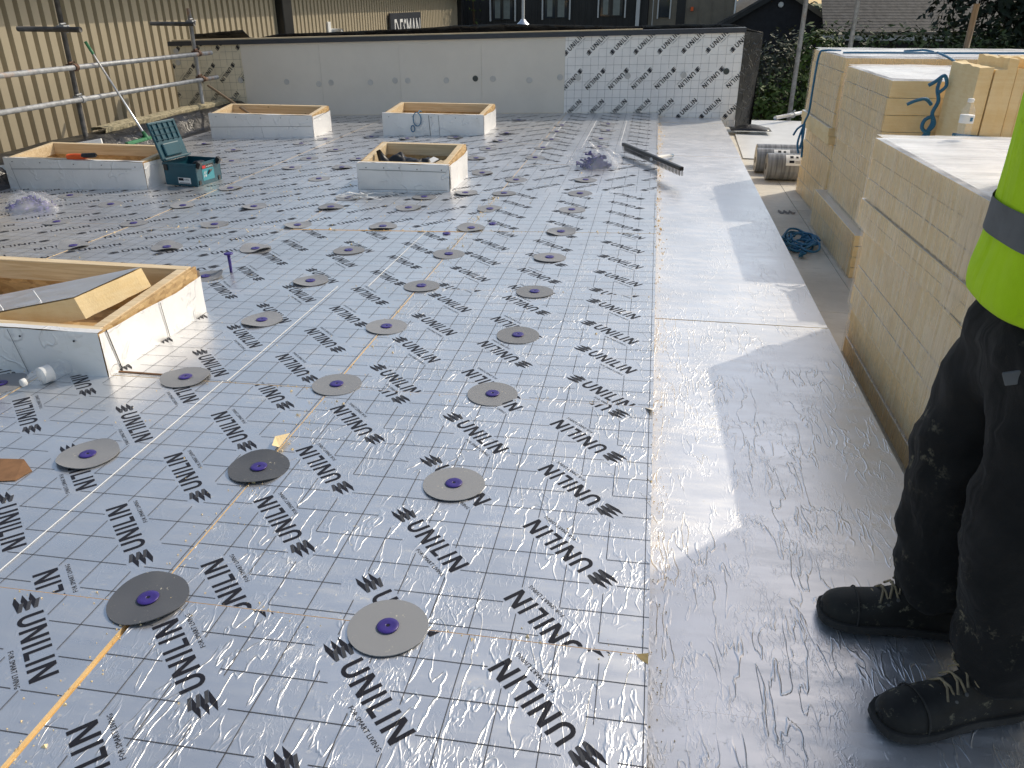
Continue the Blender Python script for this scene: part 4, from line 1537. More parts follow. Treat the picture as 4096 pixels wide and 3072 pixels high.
# boards standing on edge
xs = 1.565
ORD2 = ['leftmost', 'second', 'third', 'fourth', 'fifth', 'sixth', 'seventh', 'eighth', 'ninth', 'tenth']
for i in range(10):
    w = rnd.choice((.045, .05, .06, .05, .07))
    h = 1.25 + rnd.uniform(-.03, .03)
    mb = MB()
    n = 8
    vs = []
    for k in range(n + 1):
        y = 4.52 + .42 * k / n
        for (x, z) in ((0, 0), (w - .004, 0), (w - .004, h), (0, h)):
            vs.append((x + (.012 * z * (1 if i < 2 else .3)), y + rnd.uniform(-.002, .002), z + (.012 * noise.noise((i * 3.1 + x * 30, y * 14, 0)) + .008 * noise.noise((i * 7, y * 40, x * 50)) if z else 0)))
    fs = [(j * 4 + q, (j + 1) * 4 + q, (j + 1) * 4 + (q + 1) % 4, j * 4 + (q + 1) % 4) for j in range(n) for q in range(4)]
    fs += [(0, 1, 2, 3), (n * 4 + 3, n * 4 + 2, n * 4 + 1, n * 4)]
    mb.add(vs, fs)
    o = obj('standing_board', mb, M['foam'], loc=(xs, rnd.uniform(-.02, .02), DECK + .001))
    tag(o, '%s of the yellow foam boards standing on edge behind the near stack' % (ORD2[i] if i == 0 else ORD2[i] + ' from left'), 'board', 'boards standing on edge')
    xs += w + rnd.uniform(.001, .006)
bottle('clear water bottle standing on the near stack by the upright boards', (1.275, 3.655, .80), (0, 0, R(20)), .85)

# ropes
def rope(name, label, paths, r=.006, n=6):
    mb = MB()
    for p in paths:
        # smooth with catmull-rom
        P = [Vector(q) for q in p]
        out = []
        for i in range(len(P) - 1):
            a, b, c, d = P[max(i - 1, 0)], P[i], P[i + 1], P[min(i + 2, len(P) - 1)]
            for k in range(5):
                t = k / 5
                out.append(.5 * ((2 * b) + (c - a) * t + (2 * a - 5 * b + 4 * c - d) * t * t + (3 * b - a - 3 * c + d) * t ** 3))
        out.append(P[-1])
        mb.tube(out, r, n)
    return tag(obj(name, mb, M['rope'], smooth=True), label, 'rope')


r2 = random.Random(21)
paths = []
for k in range(9):
    p = []
    cx, cy = 1.09 + r2.uniform(-.04, .04), 5.56 + r2.uniform(-.12, .12)
    ra, rb, ph = r2.uniform(.05, .115), r2.uniform(.10, .26), r2.uniform(0, 6)
    tw = r2.uniform(-.5, .5)
    for i in range(11):
        a = ph + 2 * math.pi * i / 10 * .93
        x, y = ra * math.cos(a), rb * math.sin(a)
        p.append((cx + x * math.cos(tw) - y * math.sin(tw) * .4, cy + y + x * .3, DECK + .009 + .02 * r2.random() + .004 * k))
    paths.append(p)
for k in range(3):
    c = Vector(((1.13, 5.73), (1.05, 5.33), (1.0, 5.6))[k] + (DECK + .025,))
    p = [c + Vector((r2.uniform(-.03, .03), r2.uniform(-.035, .035), r2.uniform(-.012, .025))) for i in range(14)]
    paths.append(p)
paths = [[(max(.915, min(1.215, q[0])), q[1], q[2]) for q in p] for p in paths]
rope('rope_heap', 'tangled heap of blue rope on the deck beside the strip', paths, .0075, 7)
rope('hanging_rope', 'blue rope hanging down the left face of the farthest stack', [[(1.42, 7.02, .962), (1.30, 7.02, .965), (1.262, 7.03, .93), (1.258, 7.05, .7), (1.262, 7.08, .5), (1.245, 7.1, .42), (1.235, 7.08, .33), (1.25, 7.06, .22)],
    [(1.245, 7.1, .40), (1.215, 7.05, .33), (1.20, 7.02, .25), (1.215, 7.0, .18)], [(1.245, 7.1, .40), (1.20, 7.12, .36), (1.17, 7.1, .31)], [(1.245, 7.1, .40), (1.23, 7.0, .3), (1.215, 6.98, .22)], [(1.25, 7.06, .22), (1.255, 7.06, .14), (1.25, 7.05, .20)]], .009, 6)
rope('tie_rope', 'blue rope stretched over the tops of the far stacks', [[(1.35, 6.6, .972), (1.7, 6.58, .975), (2.2, 6.62, .975), (2.9, 6.66, .98), (3.6, 6.7, .985)], [(2.0, 6.6, .978), (1.98, 6.3, .965), (1.95, 5.9, .94), (1.93, 5.4, .935), (1.95, 4.98, 1.02)], [(1.98, 6.62, .98), (1.93, 6.66, .99), (1.88, 6.70, .985), (1.8, 6.72, .98)]], .008, 6)
kp = [[(1.60, 4.93, .93), (1.585, 4.90, .88), (1.60, 4.89, .82), (1.58, 4.88, .76), (1.59, 4.88, .70), (1.55, 4.87, .62), (1.54, 4.86, .56)], [(1.57, 4.90, .80), (1.53, 4.88, .83), (1.48, 4.88, .82), (1.44, 4.88, .80)], [(1.59, 4.89, .86), (1.62, 4.88, .90), (1.60, 4.88, .95), (1.56, 4.88, .92), (1.53, 4.88, .90)],
      [(1.58, 4.88, .74), (1.545, 4.87, .72), (1.54, 4.87, .68), (1.57, 4.87, .66), (1.60, 4.87, .70), (1.58, 4.88, .75)], [(1.57, 4.87, .66), (1.56, 4.86, .58), (1.535, 4.86, .52)], [(1.58, 4.87, .66), (1.575, 4.86, .6), (1.56, 4.86, .52)]]
kp = [[(x - .06, y, z) for x, y, z in p] for p in kp]
rope('rope_knot', 'knotted bunch of blue rope at the corner by the upright boards', kp, .010, 6)
rope('low_rope', 'blue rope tied low across the upright boards', [[(1.52, 4.50, .70), (1.75, 4.49, .68), (2.0, 4.49, .665), (2.2, 4.5, .66)]], .008, 6)

# rolls of membrane
for i, (x, y, r) in enumerate(((1.04, 8.30, .115), (1.10, 7.93, .122), (1.08, 8.62, .11))):
    t = thing('membrane_roll', ['grey membrane roll in the middle beside the farthest stack', 'nearest grey membrane roll with white label by the farthest stack', 'farthest grey membrane roll beside the stack'][i], 'roll', (x, y, DECK + r + .002), 0, 'membrane rolls')
    Mr = Matrix.Rotation(R(90), 4, 'Y')
    obj('roll_body', MB().lathe([(r * .96, 0), (r, .004), (r, 1.02 - i * .1), (r * .96, 1.024 - i * .1)], 28, 0, Mr), M['roll'], t, smooth=False)
    obj('core_hole', MB().lathe([(.03, -.002), (.03, .0)], 16, 0, Mr), M['ink'], t)
    if i < 2:
        mb = MB().grid(lambda u, v: (.16 + .15 * u, -(r + .002) * math.cos(R(15 + 55 * v)), (r + .002) * math.sin(R(15 + 55 * v))), 2, 8)
        lb = obj('paper_label', mb, M['white'], t)
        mb = MB()
        for u0, u1, v0, v1 in ((.25, .45, .6, .85), (.55, .85, .2, .24), (.55, .85, .3, .34), (.2, .5, .2, .4), (.6, .75, .6, .8)):
            q = lambda u, v: (.16 + .15 * u, -(r + .0035) * math.cos(R(15 + 55 * v)), (r + .0035) * math.sin(R(15 + 55 * v)))
            mb.add([q(u0, v0), q(u1, v0), q(u1, v1), q(u0, v1)], [(0, 1, 2, 3)])
        obj('label_print', mb, M['ink'], lb)

# scaffold poles standing beyond the right-hand roof edge
for i, (x, y, zt_, mt) in enumerate(((2.0, 12.75, 2.6, 'steel'), (2.72, 12.9, 2.6, 'steel'), (2.98, 9.0, 1.29, 'timber_dark'))):
    lab = ['grey scaffold pole nearest the parapet end', 'grey scaffold pole behind the farthest stack', 'short brown pole standing against the dark tree'][i]
    m = MB().tube([(x, y, -3.9 if i < 2 else .9), (x + .005, y, zt_)], .032 if i < 2 else .028, 12)
    tag(obj('scaffold_pole', m, M[mt], smooth=True), lab, 'pole')
t = thing('ledger_tube', 'short galvanised scaffold tube lying by the deck edge', 'tube', (1.95, 12.15, -.13))
obj('tube', MB().tube([(-.28, -.36, 0), (.32, .38, .02)], .026, 12), M['alu'], t, smooth=True)
obj('coupler', MB().lathe([(.038, -.03), (.038, .03)], 10, 0, Matrix.Rotation(R(90), 4, 'X')).tube([(.0, -.02, .05), (.03, .02, .06)], .01, 6), M['steel'], t)

# ------------------------------------------------------------------ surroundings beyond the roof
struct(obj('ground', MB().box(-400, 400, -120, 700, -4.6, -4.2), M['ground']))
m = MB().grid(lambda u, v: (-300 + 600 * u, 120 + 400 * v, -4.1 + 4.2 * v + 1.2 * noise.noise((u * 6, v * 3, 0))), 30, 12)
struct(obj('far_hill', m, M['field'], smooth=True))

bk = thing('black_building', 'black clad building with pale-framed windows beyond the parapet', 'building', (-5, 33, -4.2))
ox, oy, oz = 5, -33, 4.2
FA = lambda x: 33 + (x + 7.5) * .14


def fbox(mb, x0, x1, d0, d1, z0, z1):
    ya, yb = FA(x0), FA(x1)
    vs = [(x0, ya + d0, z0), (x1, yb + d0, z0), (x1, yb + d1, z0), (x0, ya + d1, z0), (x0, ya + d0, z1), (x1, yb + d0, z1), (x1, yb + d1, z1), (x0, ya + d1, z1)]
    return mb.add(vs, [(3, 2, 1, 0), (4, 5, 6, 7), (0, 1, 5, 4), (1, 2, 6, 5), (2, 3, 7, 6), (3, 0, 4, 7)])


obj('wall', fbox(MB(), -8.6, -.45, 0, 6, -4.2, 4.5), M['clad_dark'], bk, loc=(ox, oy, oz))
for i in range(34):
    x = -8.5 + i * .237
    obj('cladding_rib', fbox(MB(), x, x + .05, -.03, -.001, -4.2, 4.5), M['clad_dark'], bk, loc=(ox, oy, oz))
for xa, xb, zb in ((-6.35, -5.6, .66), (-4.36, -3.52, .72), (-2.24, -1.42, .79), (-8.35, -7.6, .60)):
    w = obj('window', fbox(MB(), xa, xb, -.05, -.032, zb, zb + 1.25), M['glass'], bk, loc=(ox, oy, oz))
    obj('blind', fbox(MB(), xa + .08, xa + .28, -.062, -.054, zb + .06, zb + 1.2), M['blind'], w)
    obj('blind', fbox(MB(), xb - .36, xb - .1, -.062, -.054, zb + .04, zb + 1.2), M['blind'], w)
    obj('mullion', fbox(MB(), (xa + xb) / 2 - .03, (xa + xb) / 2 + .03, -.09, -.063, zb, zb + 1.25), M['black'], w)
    for x in (xa - .12, xb + .08):
        obj('window_jamb', fbox(MB(), x, x + .05, -.12, -.033, zb - .05, zb + 1.3), M['lightframe'], w)
    obj('lintel', fbox(MB(), xa - .12, xb + .13, -.13, -.033, zb + .72, zb + .79) if xa < -3 else fbox(MB(), xa - .12, xb + .13, -.13, -.033, zb + 1.3, zb + 1.36), M['lightframe'], w)
obj('downpipe', fbox(MB(), -.90, -.76, -.16, -.02, -4.2, 4.4), M['lightframe'], bk, loc=(ox, oy, oz))
obj('roof', fbox(MB(), -8.8, -.3, -.3, 6.2, 4.501, 4.7), M['coping'], bk, loc=(ox, oy, oz))
bg_ = thing('taupe_building', 'taupe metal clad building right of the black one', 'building', (1.2, 34, -4.2))
ox, oy = -1.2, -34
FA = lambda x: 34.2
obj('wall', fbox(MB(), -.43, 2.86, 0, 6, -4.2, 4.6), M['clad_tan'], bg_, loc=(ox, oy, oz))
for x in (-.28, .6, .98, 1.45, 1.95, 2.45):
    obj('cladding_seam', fbox(MB(), x, x + .03, -.02, -.001, -4.2, 4.6), M['clad_tan'] if x > 0 else M['lightframe'], bg_, loc=(ox, oy, oz))
w = obj('window', fbox(MB(), -.02, .36, -.05, -.022, .75, 2.0), M['glass'], bg_, loc=(ox, oy, oz))
for x in (-.1, .37):
    obj('window_jamb', fbox(MB(), x, x + .05, -.09, -.023, .7, 2.0), M['lightframe'], w)
obj('recess', fbox(MB(), .62, .97, -.012, -.001, -4.2, 4.5), M['clad_dark'], bg_, loc=(ox, oy, oz))
obj('downpipe', fbox(MB(), 2.78, 2.84, -.1, -.02, -4.2, 4.6), M['white'], bg_, loc=(ox, oy, oz))
obj('wall_light', fbox(MB(), 1.16, 1.26, -.2, -.02, .98, 1.12), M['orange'], bg_, loc=(ox, oy, oz))
obj('roof', fbox(MB(), -.6, 3.0, -.2, 6.2, 4.601, 4.75), M['coping'], bg_, loc=(ox, oy, oz))

gb = thing('gable_house', 'dark house with pointed gable and small round vent', 'house', (4.5, 34, -4.2))
poly = [(.4, -4.2), (8.6, -4.2), (8.6, -.66), (4.485, 1.724), (.4, -.66)]
mb = MB()
n = len(poly)
vs = [(x - 4.5, 0, z + 4.2) for x, z in poly] + [(x - 4.5, 8, z + 4.2) for x, z in poly]
mb.add(vs, [tuple(range(n)), tuple(range(2 * n - 1, n - 1, -1))] + [(i, n + i, n + (i + 1) % n, (i + 1) % n) for i in range(n)])
obj('wall', mb, M['render_grey'], gb)
for sx in (1, -1):
    mb = MB()
    a, b = (4.485, 1.78), (4.485 + sx * 4.5, 1.78 - 4.5 * .582)
    for y0, y1, nm in ((-.25, 8.2, 'roof'),):
        mb.add([(a[0] - 4.5, y0, a[1] + 4.2), (b[0] - 4.5, y0, b[1] + 4.2), (b[0] - 4.5, y1, b[1] + 4.2), (a[0] - 4.5, y1, a[1] + 4.2)], [(0, 1, 2, 3)])
    obj('roof', mb, M['slate'], gb, solid=.08)
    mb = MB().add([(a[0] - 4.5, -.30, a[1] + 4.2), (b[0] - 4.5, -.30, b[1] + 4.2), (b[0] - 4.5, -.30, b[1] + 4.02), (a[0] - 4.5, -.30, a[1] + 4.02)], [(0, 1, 2, 3)])
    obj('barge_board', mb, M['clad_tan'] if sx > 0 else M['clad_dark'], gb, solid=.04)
obj('gable_vent', MB().lathe([(.1, 0), (.1, .05), (.07, .07)], 10, 0, Matrix.Translation((-.05, -.01, 5.4)) @ Matrix.Rotation(R(90), 4, 'X')), M['white'], gb)

tr2 = thing('slate_roof_house', 'long grey slate roof behind the hedge on the right', 'house', (9.5, 31, -4.2))
obj('wall', MB().box(-3.6, 5, .4, 7, 0, 4.6), M['render_grey'], tr2)
for k in range(30):
    y0, z0 = .1 + k * .125, 4.62 + k * .09
    mb = MB().add([(-3.9 + (.34 * k * .0), y0, z0), (5.2, y0, z0), (5.2, y0 + .16, z0 + .107), (-3.9, y0 + .16, z0 + .107), (-3.9, y0, z0 - .008), (5.2, y0, z0 - .008)], [(0, 1, 2, 3), (4, 5, 1, 0)])
    obj('slate_course', mb, M['slate'], tr2)
obj('gutter', MB().tube([(-3.9, .05, 4.55), (5.2, .05, 4.55)], .06, 8), M['clad_tan'], tr2)
obj('fascia', MB().box(-3.9, 5.2, .12, .18, 4.3, 4.55), M['lightframe'], tr2)


def leaves(blobs, n, size, seed):
    """leaf cards scattered through ellipsoidal clumps"""
    r4 = random.Random(seed)
    mb = MB()
    vol = [b[3] * b[4] * b[5] for b in blobs]
    tot = sum(vol)
    for b, v in zip(blobs, vol):
        cx, cy, cz, rx, ry, rz = b
        for i in range(int(n * v / tot)):
            d = Vector((r4.gauss(0, 1), r4.gauss(0, 1), r4.gauss(0, 1))).normalized()
            rr = (.55 + .45 * r4.random() ** .5) * (1 + .35 * noise.noise(d * 2.3 + Vector((cx, cy, cz))) + .2 * noise.noise(d * 6 + Vector((cx, cy, cz))))
            p = Vector((cx + rx * d.x * rr, cy + ry * d.y * rr, cz + rz * d.z * rr))
            a = Vector((r4.uniform(-1, 1), r4.uniform(-1, 1), r4.uniform(-.7, .7))).normalized()
            nn = (d + Vector((r4.uniform(-.8, .8), r4.uniform(-.8, .8), r4.uniform(-.3, .9)))).normalized()
            bt = nn.cross(a)
            if bt.length < .1:
                continue
            bt.normalize()
            a = bt.cross(nn)
            s = size * r4.uniform(.6, 1.3)
            mb.add([p - a * s, p + bt * s * .42, p + a * s, p - bt * s * .42], [(0, 1, 2, 3)])
    return mb


def shrub(name, label, cat, base, blobs, n, size, mat, seed, trunk=None):
    t = thing(name, label, cat, base)
    o = obj('crown', leaves(blobs, n, size, seed), M[mat], t, loc=tuple(-x for x in base))
    mb = MB()
    for b in blobs[:5]:
        mid = Vector((base[0] + (b[0] - base[0]) * .4, base[1] + (b[1] - base[1]) * .4, base[2] + (b[2] - base[2]) * .55))
        mb.tube([base, mid, b[:3]], [.09 if not trunk else trunk, .06, .02], 6)
    obj('trunk', mb, M['bark'], t, loc=tuple(-x for x in base), smooth=True)
    return t


shrub('bush', 'grey-green bush beside the black parapet end', 'bush', (2.3, 17.3, -4.2), [(2.3, 17.3, .15, .55, .6, .60), (1.95, 17.2, -.2, .5, .6, .6), (2.6, 17.5, .3, .4, .5, .55), (2.2, 17.4, -1.6, .9, .8, 1.4)], 5200, .05, 'leaf_c', 1)
shrub('bush', 'bright green bush between the grey poles', 'bush', (3.0, 16.6, -4.2), [(2.95, 16.6, .35, .45, .5, .55), (2.5, 16.4, -.4, .6, .5, .55), (2.0, 16.2, -.55, .5, .5, .45), (3.2, 16.6, -.3, .6, .5, .6), (2.6, 16.4, -1.7, 1.2, .7, 1.3)], 6500, .06, 'leaf_b', 2)
shrub('hedge', 'glossy laurel hedge in front of the slate roof', 'hedge', (4.4, 18.6, -4.2), [(3.3, 18.5, .25, .6, .6, .65), (4.0, 18.6, .2, .7, .6, .75), (4.9, 18.7, .2, .8, .6, .72), (5.8, 18.8, .15, .8, .6, .7), (6.7, 18.9, .1, .8, .6, .7), (4.6, 18.7, -1.9, 2.6, .9, 1.8)], 12000, .07, 'leaf_a', 3)
shrub('bush', 'low scrubby bush under the green one by the deck edge', 'bush', (2.4, 15.4, -4.2), [(1.9, 15.3, -1.5, .6, .5, .8), (2.5, 15.5, -1.6, .7, .5, .9), (3.1, 15.6, -1.6, .6, .5, .9)], 2600, .05, 'leaf_c', 6)
shrub('evergreen_tree', 'tall dark evergreen tree at the top right corner', 'tree', (8.0, 21, -4.2), [(7.6, 21, 1.2, 1.5, 1.3, 2.6), (8.6, 21.2, 2.2, 1.6, 1.4, 2.6), (7.4, 20.8, -.6, 1.3, 1.2, 1.4), (9.4, 21, .2, 1.5, 1.2, 2.2), (8.2, 21, 4.2, 1.2, 1.2, 1.6)], 15000, .10, 'leaf_d', 4, .25)
shrub('street_tree', 'few yellow-green leaves showing at the warehouse corner', 'tree', (-6.5, 30.6, -4.2), [(-6.55, 30.6, 1.05, .22, .3, .12), (-6.5, 30.6, .62, .2, .3, .12), (-6.6, 30.6, 2.0, .9, .9, .7)], 500, .07, 'leaf_b', 5, .08)
for i, (x, y, s) in enumerate(((9.5, 150, 5), (17, 165, 6), (24, 140, 5))):
    shrub('far_tree', ['distant tree left in the gap beside the gable', 'distant tree in the middle of the gap beside the gable', 'distant tree hidden right of the gap by the gable'][i], 'tree', (x, y, -4.2), [(x, y, -1.5, s, 3, 3), (x + 3, y, -2, s, 3, 2.4)], 900, .55, 'leaf_c', 30 + i, .3)
lp = thing('lamp_post', 'thin pale post with domed cap behind the parapet', 'post', (-2.03, 13, -.2))
obj('post', MB().tube([(0, 0, 0), (0, 0, 3)], .022, 10), M['lightframe'], lp, smooth=True)
obj('dome', MB().lathe([(.17, 1.06), (.165, 1.10), (.12, 1.18), (.05, 1.24), (.03, 1.27)], 16), M['alu'], lp, smooth=True)

# ------------------------------------------------------------------ the worker
wk = thing('person', 'worker in lime hi-vis top, black work trousers and laced boots standing side-on', 'person', (.75, 1.48, STRIP))
wo = (-.75, -1.48, -STRIP)


def skinmesh(name, nodes, edges, mat, parent, sub=2, root=0):
    me = bpy.data.meshes.new(name)
    me.from_pydata([n[0] for n in nodes], edges, [])
    me.materials.append(mat)
    o = bpy.data.objects.new(name, me)
    COL.objects.link(o)
    o.parent = parent
    o.location = wo
    o.modifiers.new('Skin', 'SKIN').use_smooth_shade = True
    for i, n in enumerate(nodes):
        r = n[1]
        me.skin_vertices[0].data[i].radius = r if isinstance(r, tuple) else (r, r)
        me.skin_vertices[0].data[i].use_root = (i == root)
    s = o.modifiers.new('Subsurf', 'SUBSURF')
    s.levels = s.render_levels = sub
    return o


HX, HY = .765, 1.48
# body (mostly covered by clothing)
nodes = [((HX, HY, .84), .12), ((HX, HY, 1.05), .12), ((HX, HY, 1.28), .13), ((HX - .005, HY, 1.42), .07), ((HX - .02, HY, 1.47), .055), ((HX - .045, HY, 1.55), .085), ((HX - .045, HY, 1.63), .092), ((HX - .03, HY, 1.70), .06)]
edges = [(0, 1), (1, 2), (2, 3), (3, 4), (4, 5), (5, 6), (6, 7)]


def chain(start, pts):
    k = start
    for p, r in pts:
        nodes.append((p, r))
        edges.append((k, len(nodes) - 1))
        k = len(nodes) - 1
    return k


for s in (-1, 1):
    k = chain(2, [((HX, HY + s * .19, 1.34), .06), ((HX + .07, HY + s * .24, 1.08), .043), ((HX + .02, HY + s * .23, .86), .032), ((HX - .0, HY + s * .23, .82), .034), ((HX - .015, HY + s * .235, .77), .036)])
    for f, (dx, L) in enumerate(((-.030, .065), (-.010, .078), (.010, .072), (.028, .055))):
        chain(k, [((HX - .015 + dx, HY + s * .237, .745), .011), ((HX - .018 + dx, HY + s * .233, .745 - L * .5), .0095), ((HX - .022 + dx, HY + s * .225, .745 - L), .0085)])
    chain(k - 1, [((HX - .045, HY + s * .222, .795), .012), ((HX - .06, HY + s * .215, .76), .010), ((HX - .062, HY + s * .213, .735), .009)])
    chain(0, [((HX + .0, HY + s * .11, .76), .085), ((.73, HY + (.12 if s > 0 else -.115), .43), .055), ((.78, HY + (.12 if s > 0 else -.11), .10), .042)])
body = skinmesh('body', nodes, edges, M['skin'], wk)
# face and hair
for s in (-1, 1):
    obj('ear', MB().grid(blob(HX - .03, HY + s * .088, 1.595, .018, .010, .03, 2, .1), 10, 8), M['skin'], wk, loc=wo, smooth=True)
    obj('eye', MB().grid(blob(HX - .125, HY + s * .032, 1.61, .011, .013, .009, 2, 0), 10, 8), M['white'], wk, loc=wo, smooth=True)
obj('nose', MB().grid(blob(HX - .142, HY, 1.585, .018, .013, .024, 5, .1), 10, 8), M['skin'], wk, loc=wo, smooth=True)
obj('mouth', MB().grid(blob(HX - .128, HY, 1.545, .008, .026, .007, 5, .1), 10, 8), M['red'], wk, loc=wo, smooth=True)
obj('hair', MB().grid(blob(HX - .025, HY, 1.655, .098, .092, .075, 7, .15), 20, 14), M['hair'], wk, loc=wo, smooth=True)
# trousers
nodes = [((HX + .005, HY, .80), .155), ((HX, HY, .90), .15)]
edges = [(0, 1)]
fl_, nl = HY + .125, HY - .115
chain(0, [((HX - .0, fl_, .66), .126), ((.715, fl_, .48), .108), ((.705, fl_, .40), .106), ((.725, fl_, .24), .100), ((.735, fl_ + .005, .10), .108), ((.74, fl_ + .005, .03), .088)])
chain(0, [((HX + .005, nl, .66), .128), ((.745, nl, .47), .110), ((.745, nl, .38), .109), ((.785, nl + .005, .22), .104), ((.80, nl + .01, .09), .108), ((.805, nl + .01, .02), .09)])
tro = skinmesh('trousers', nodes, edges, M['trouser'], wk, 3)
dt = bpy.data.textures.new('folds', 'CLOUDS')
dt.noise_scale = .075
dm = tro.modifiers.new('Folds', 'DISPLACE')
dm.texture = dt
dm.strength = .038
dm.texture_coords = 'LOCAL'
obj('thigh_pocket', MB().grid(lambda u, v: (.70 + .17 * u, nl - .118 - .012 * math.sin(3.1 * u), .50 + .19 * v + .01 * u), 8, 8), M['trouser'], wk, loc=wo, smooth=True, solid=.014)
obj('fabric_tag', MB().box(-.028, .028, -.004, .004, -.012, .012), M['band'], wk, loc=(.655 + wo[0], 1.345 + wo[1], .735 + wo[2]), rot=(0, R(-25), R(-25)), bevel=.002)


# hi-vis top: lofted rings with folds and a loose rolled hem
def ring_loft(rings, n=40, fold=.012, seed=0):
    mb = MB()
    vs, fs = [], []
    for j, (cx, cy, z, rx, ry, dz) in enumerate(rings):
        for k in range(n):
            a = 2 * math.pi * k / n
            d = Vector((math.cos(a), math.sin(a), z * 2.2))
            q = 1 + fold / .15 * (noise.noise(d * 1.7 + Vector((seed, 0, 0))) + .5 * noise.noise(Vector((d.x * 4, d.y * 4, z * 9 + a)) + Vector((0, seed, 0))))
            sx = abs(math.cos(a)) ** .85 * math.copysign(1, math.cos(a))
            sy = abs(math.sin(a)) ** .85 * math.copysign(1, math.sin(a))
            vs.append((cx + rx * sx * q, cy + ry * sy * q, z + dz * math.cos(a)))
    for j in range(len(rings) - 1):
        for k in range(n):
            fs.append((j * n + k, j * n + (k + 1) % n, (j + 1) * n + (k + 1) % n, (j + 1) * n + k))
    return mb.add(vs, fs)


rg = [(.772, HY, .838, .150, .185, .01), (.772, HY, .818, .160, .195, .01), (.77, HY, .836, .166, .208, .008), (.77, HY, .872, .166, .21, .004), (.772, HY, .91, .160, .205, 0), (.775, HY, 1.0, .158, .205, 0), (.775, HY, 1.1, .160, .21, 0), (.77, HY, 1.22, .155, .215, 0), (.77, HY, 1.32, .14, .205, 0), (.77, HY, 1.40, .10, .15, 0), (.765, HY, 1.445, .065, .075, 0)]
top_ = obj('hi_vis_top', ring_loft(rg, 44, .010, 3), M['hivis'], wk, loc=wo, smooth=True, sub=1)
for s in (-1, 1):
    mb = MB().tube([(HX, HY + s * .15, 1.37), (HX + .02, HY + s * .225, 1.30), (HX + .05, HY + s * .25, 1.18), (HX + .06, HY + s * .25, 1.10)], [.085, .085, .078, .08], 16, caps=False)
    obj('sleeve', mb, M['hivis'], wk, loc=wo, smooth=True)
bd = [(.7725, HY, .935, .1635, .2085, 0), (.774, HY, .965, .163, .2085, 0), (.775, HY, .995, .1628, .209, 0)]
obj('reflective_band', ring_loft(bd, 44, .010, 3), M['band'], wk, loc=wo, smooth=True, sub=1)


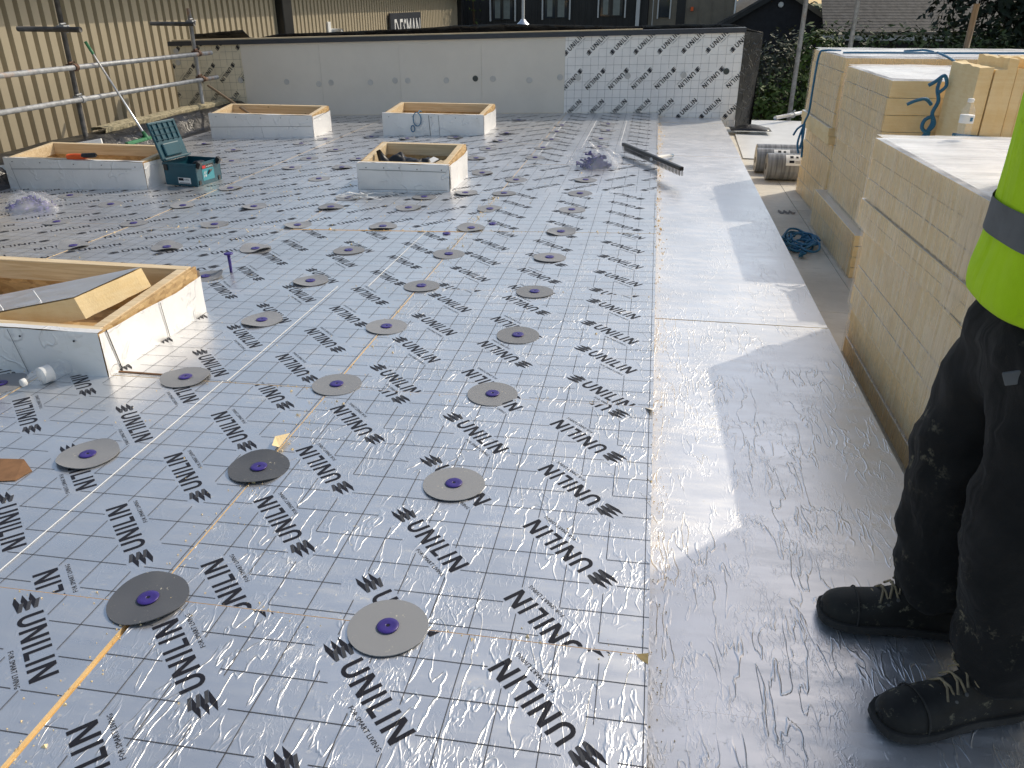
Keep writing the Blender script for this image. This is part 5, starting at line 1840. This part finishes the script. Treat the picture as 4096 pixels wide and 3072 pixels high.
# boots
def boot(heel, toe, label=None):
    h, t = Vector(heel), Vector(toe)
    ax = (t - h)
    L = ax.length
    ang = math.atan2(ax.y, ax.x)
    e = bpy.data.objects.new('boot', None)
    Mx = Matrix.Translation((h.x, h.y, STRIP)) @ Matrix.Rotation(ang, 4, 'Z')
    st = [(0.0, .020, .07), (.03, .036, .13), (.12, .042, .15), (.25, .042, .155), (.38, .041, .145), (.50, .044, .118), (.60, .050, .098), (.72, .055, .088), (.84, .055, .082), (.93, .047, .074), (.98, .032, .062), (1.0, .012, .045)]
    n = 18
    vs, fs = [], []
    for (s, hw, ht) in st:
        for k in range(n):
            a = 2 * math.pi * k / n
            y = hw * math.copysign(abs(math.cos(a)) ** .8, math.cos(a))
            zc = .024
            z = zc + (ht - zc) * max(0, math.sin(a)) ** .75 if math.sin(a) > 0 else zc
            vs.append((s * L, y * (1 - .30 * max(0, math.sin(a)) ** 2 if s < .55 else 1 - .12 * max(0, math.sin(a)) ** 2), z))
    for j in range(len(st) - 1):
        for k in range(n):
            fs.append((j * n + k, j * n + (k + 1) % n, (j + 1) * n + (k + 1) % n, (j + 1) * n + k))
    fs.append(tuple(range(n)))
    fs.append(tuple(range(len(st) * n - 1, (len(st) - 1) * n - 1, -1)))
    mb = MB().add(vs, fs, 0, Mx)
    mb.tube([(L * .2, 0, .10), (L * .2, 0, .17), (L * .19, 0, .21)], [.062, .06, .064], 16, 0, Mx)
    b = obj('boot', mb, M['boot'], wk, loc=wo, smooth=True, sub=1, label=label)
    # sole with heel block
    out = []
    for (s, hw, ht) in st:
        out.append((s * L, hw + .006))
    pl = out + [(x, -y) for x, y in reversed(out)]
    pl = [(x - .004 if x < .01 else x + (.005 if x > L * .97 else 0), y) for x, y in pl]
    sm = MB().prism(pl, .010, .030, 0, Mx)
    for k in range(9):
        if k in (3,):
            continue
        s = .05 + k * .105
        hw = .036 if k < 3 else .046 if k < 7 else .04
        sm.box(s * L - .012, s * L + .012, -hw, hw, .0005, .0099, 0, Mx)
    obj('sole', sm, M['sole'], b, bevel=.002)
    tc = []
    for (s, hw, ht) in st[8:]:
        tc.append((s, hw, ht))
    # laces
    ml = MB()
    for i in range(5):
        s0 = .40 + i * .055
        zt2 = .150 - i * .0165
        ml.tube([(s0 * L, -.030, zt2 - .018), (s0 * L + .008, -.012, zt2 + .003), (s0 * L + .014, .012, zt2 + .003), (s0 * L + .02, .030, zt2 - .016)], .0028, 6, 0, Mx)
        ml.tube([(s0 * L, .030, zt2 - .018), (s0 * L + .008, .012, zt2 + .006), (s0 * L + .014, -.012, zt2 + .006), (s0 * L + .02, -.030, zt2 - .016)], .0028, 6, 0, Mx)
    lp1, lp2 = [], []
    for i in range(13):
        a = 2 * math.pi * i / 12
        lp1.append((L * .44 + .022 * math.cos(a), -.026 - .016 * math.sin(a), .138 + .012 * math.sin(a) * .7))
        lp2.append((L * .42 + .02 * math.cos(a), .030 + .016 * math.sin(a), .134 - .012 * math.sin(a)))
    ml.tube(lp1, .0028, 6, 0, Mx)
    ml.tube(lp2, .0028, 6, 0, Mx)
    obj('laces', ml, M['lace'], b, smooth=True)
    for i in range(5):
        for sy_ in (-1, 1):
            me_ = MB().lathe([(.0045, 0), (.0045, .002), (.002, .0025)], 8, 0, Mx @ Matrix.Translation(((.405 + i * .055) * L, sy_ * .031, .133 - i * .0165)) @ Matrix.Rotation(sy_ * R(-50), 4, 'X'))
            obj('eyelet', me_, M['steel_dark'], b)
    cap = []
    for k in range(13):
        a_ = math.pi * k / 12
        cap.append((L * .77, .0562 * math.cos(a_), .026 + .0615 * math.sin(a_) ** .75))
    obj('toe_cap_seam', MB().tube(cap, .0022, 6, 0, Mx), M['sole'], b, smooth=True)
    tg = MB().grid(lambda u, v: (L * (.36 - .10 * u) , -.03 + .06 * v, .150 + .05 * u), 4, 4, 0, Mx)
    obj('tongue', tg, M['boot'], b, solid=.006)
    return b


boot((.825, 1.612, 0), (.497, 1.617, 0))
boot((.868, 1.395, 0), (.556, 1.285, 0))
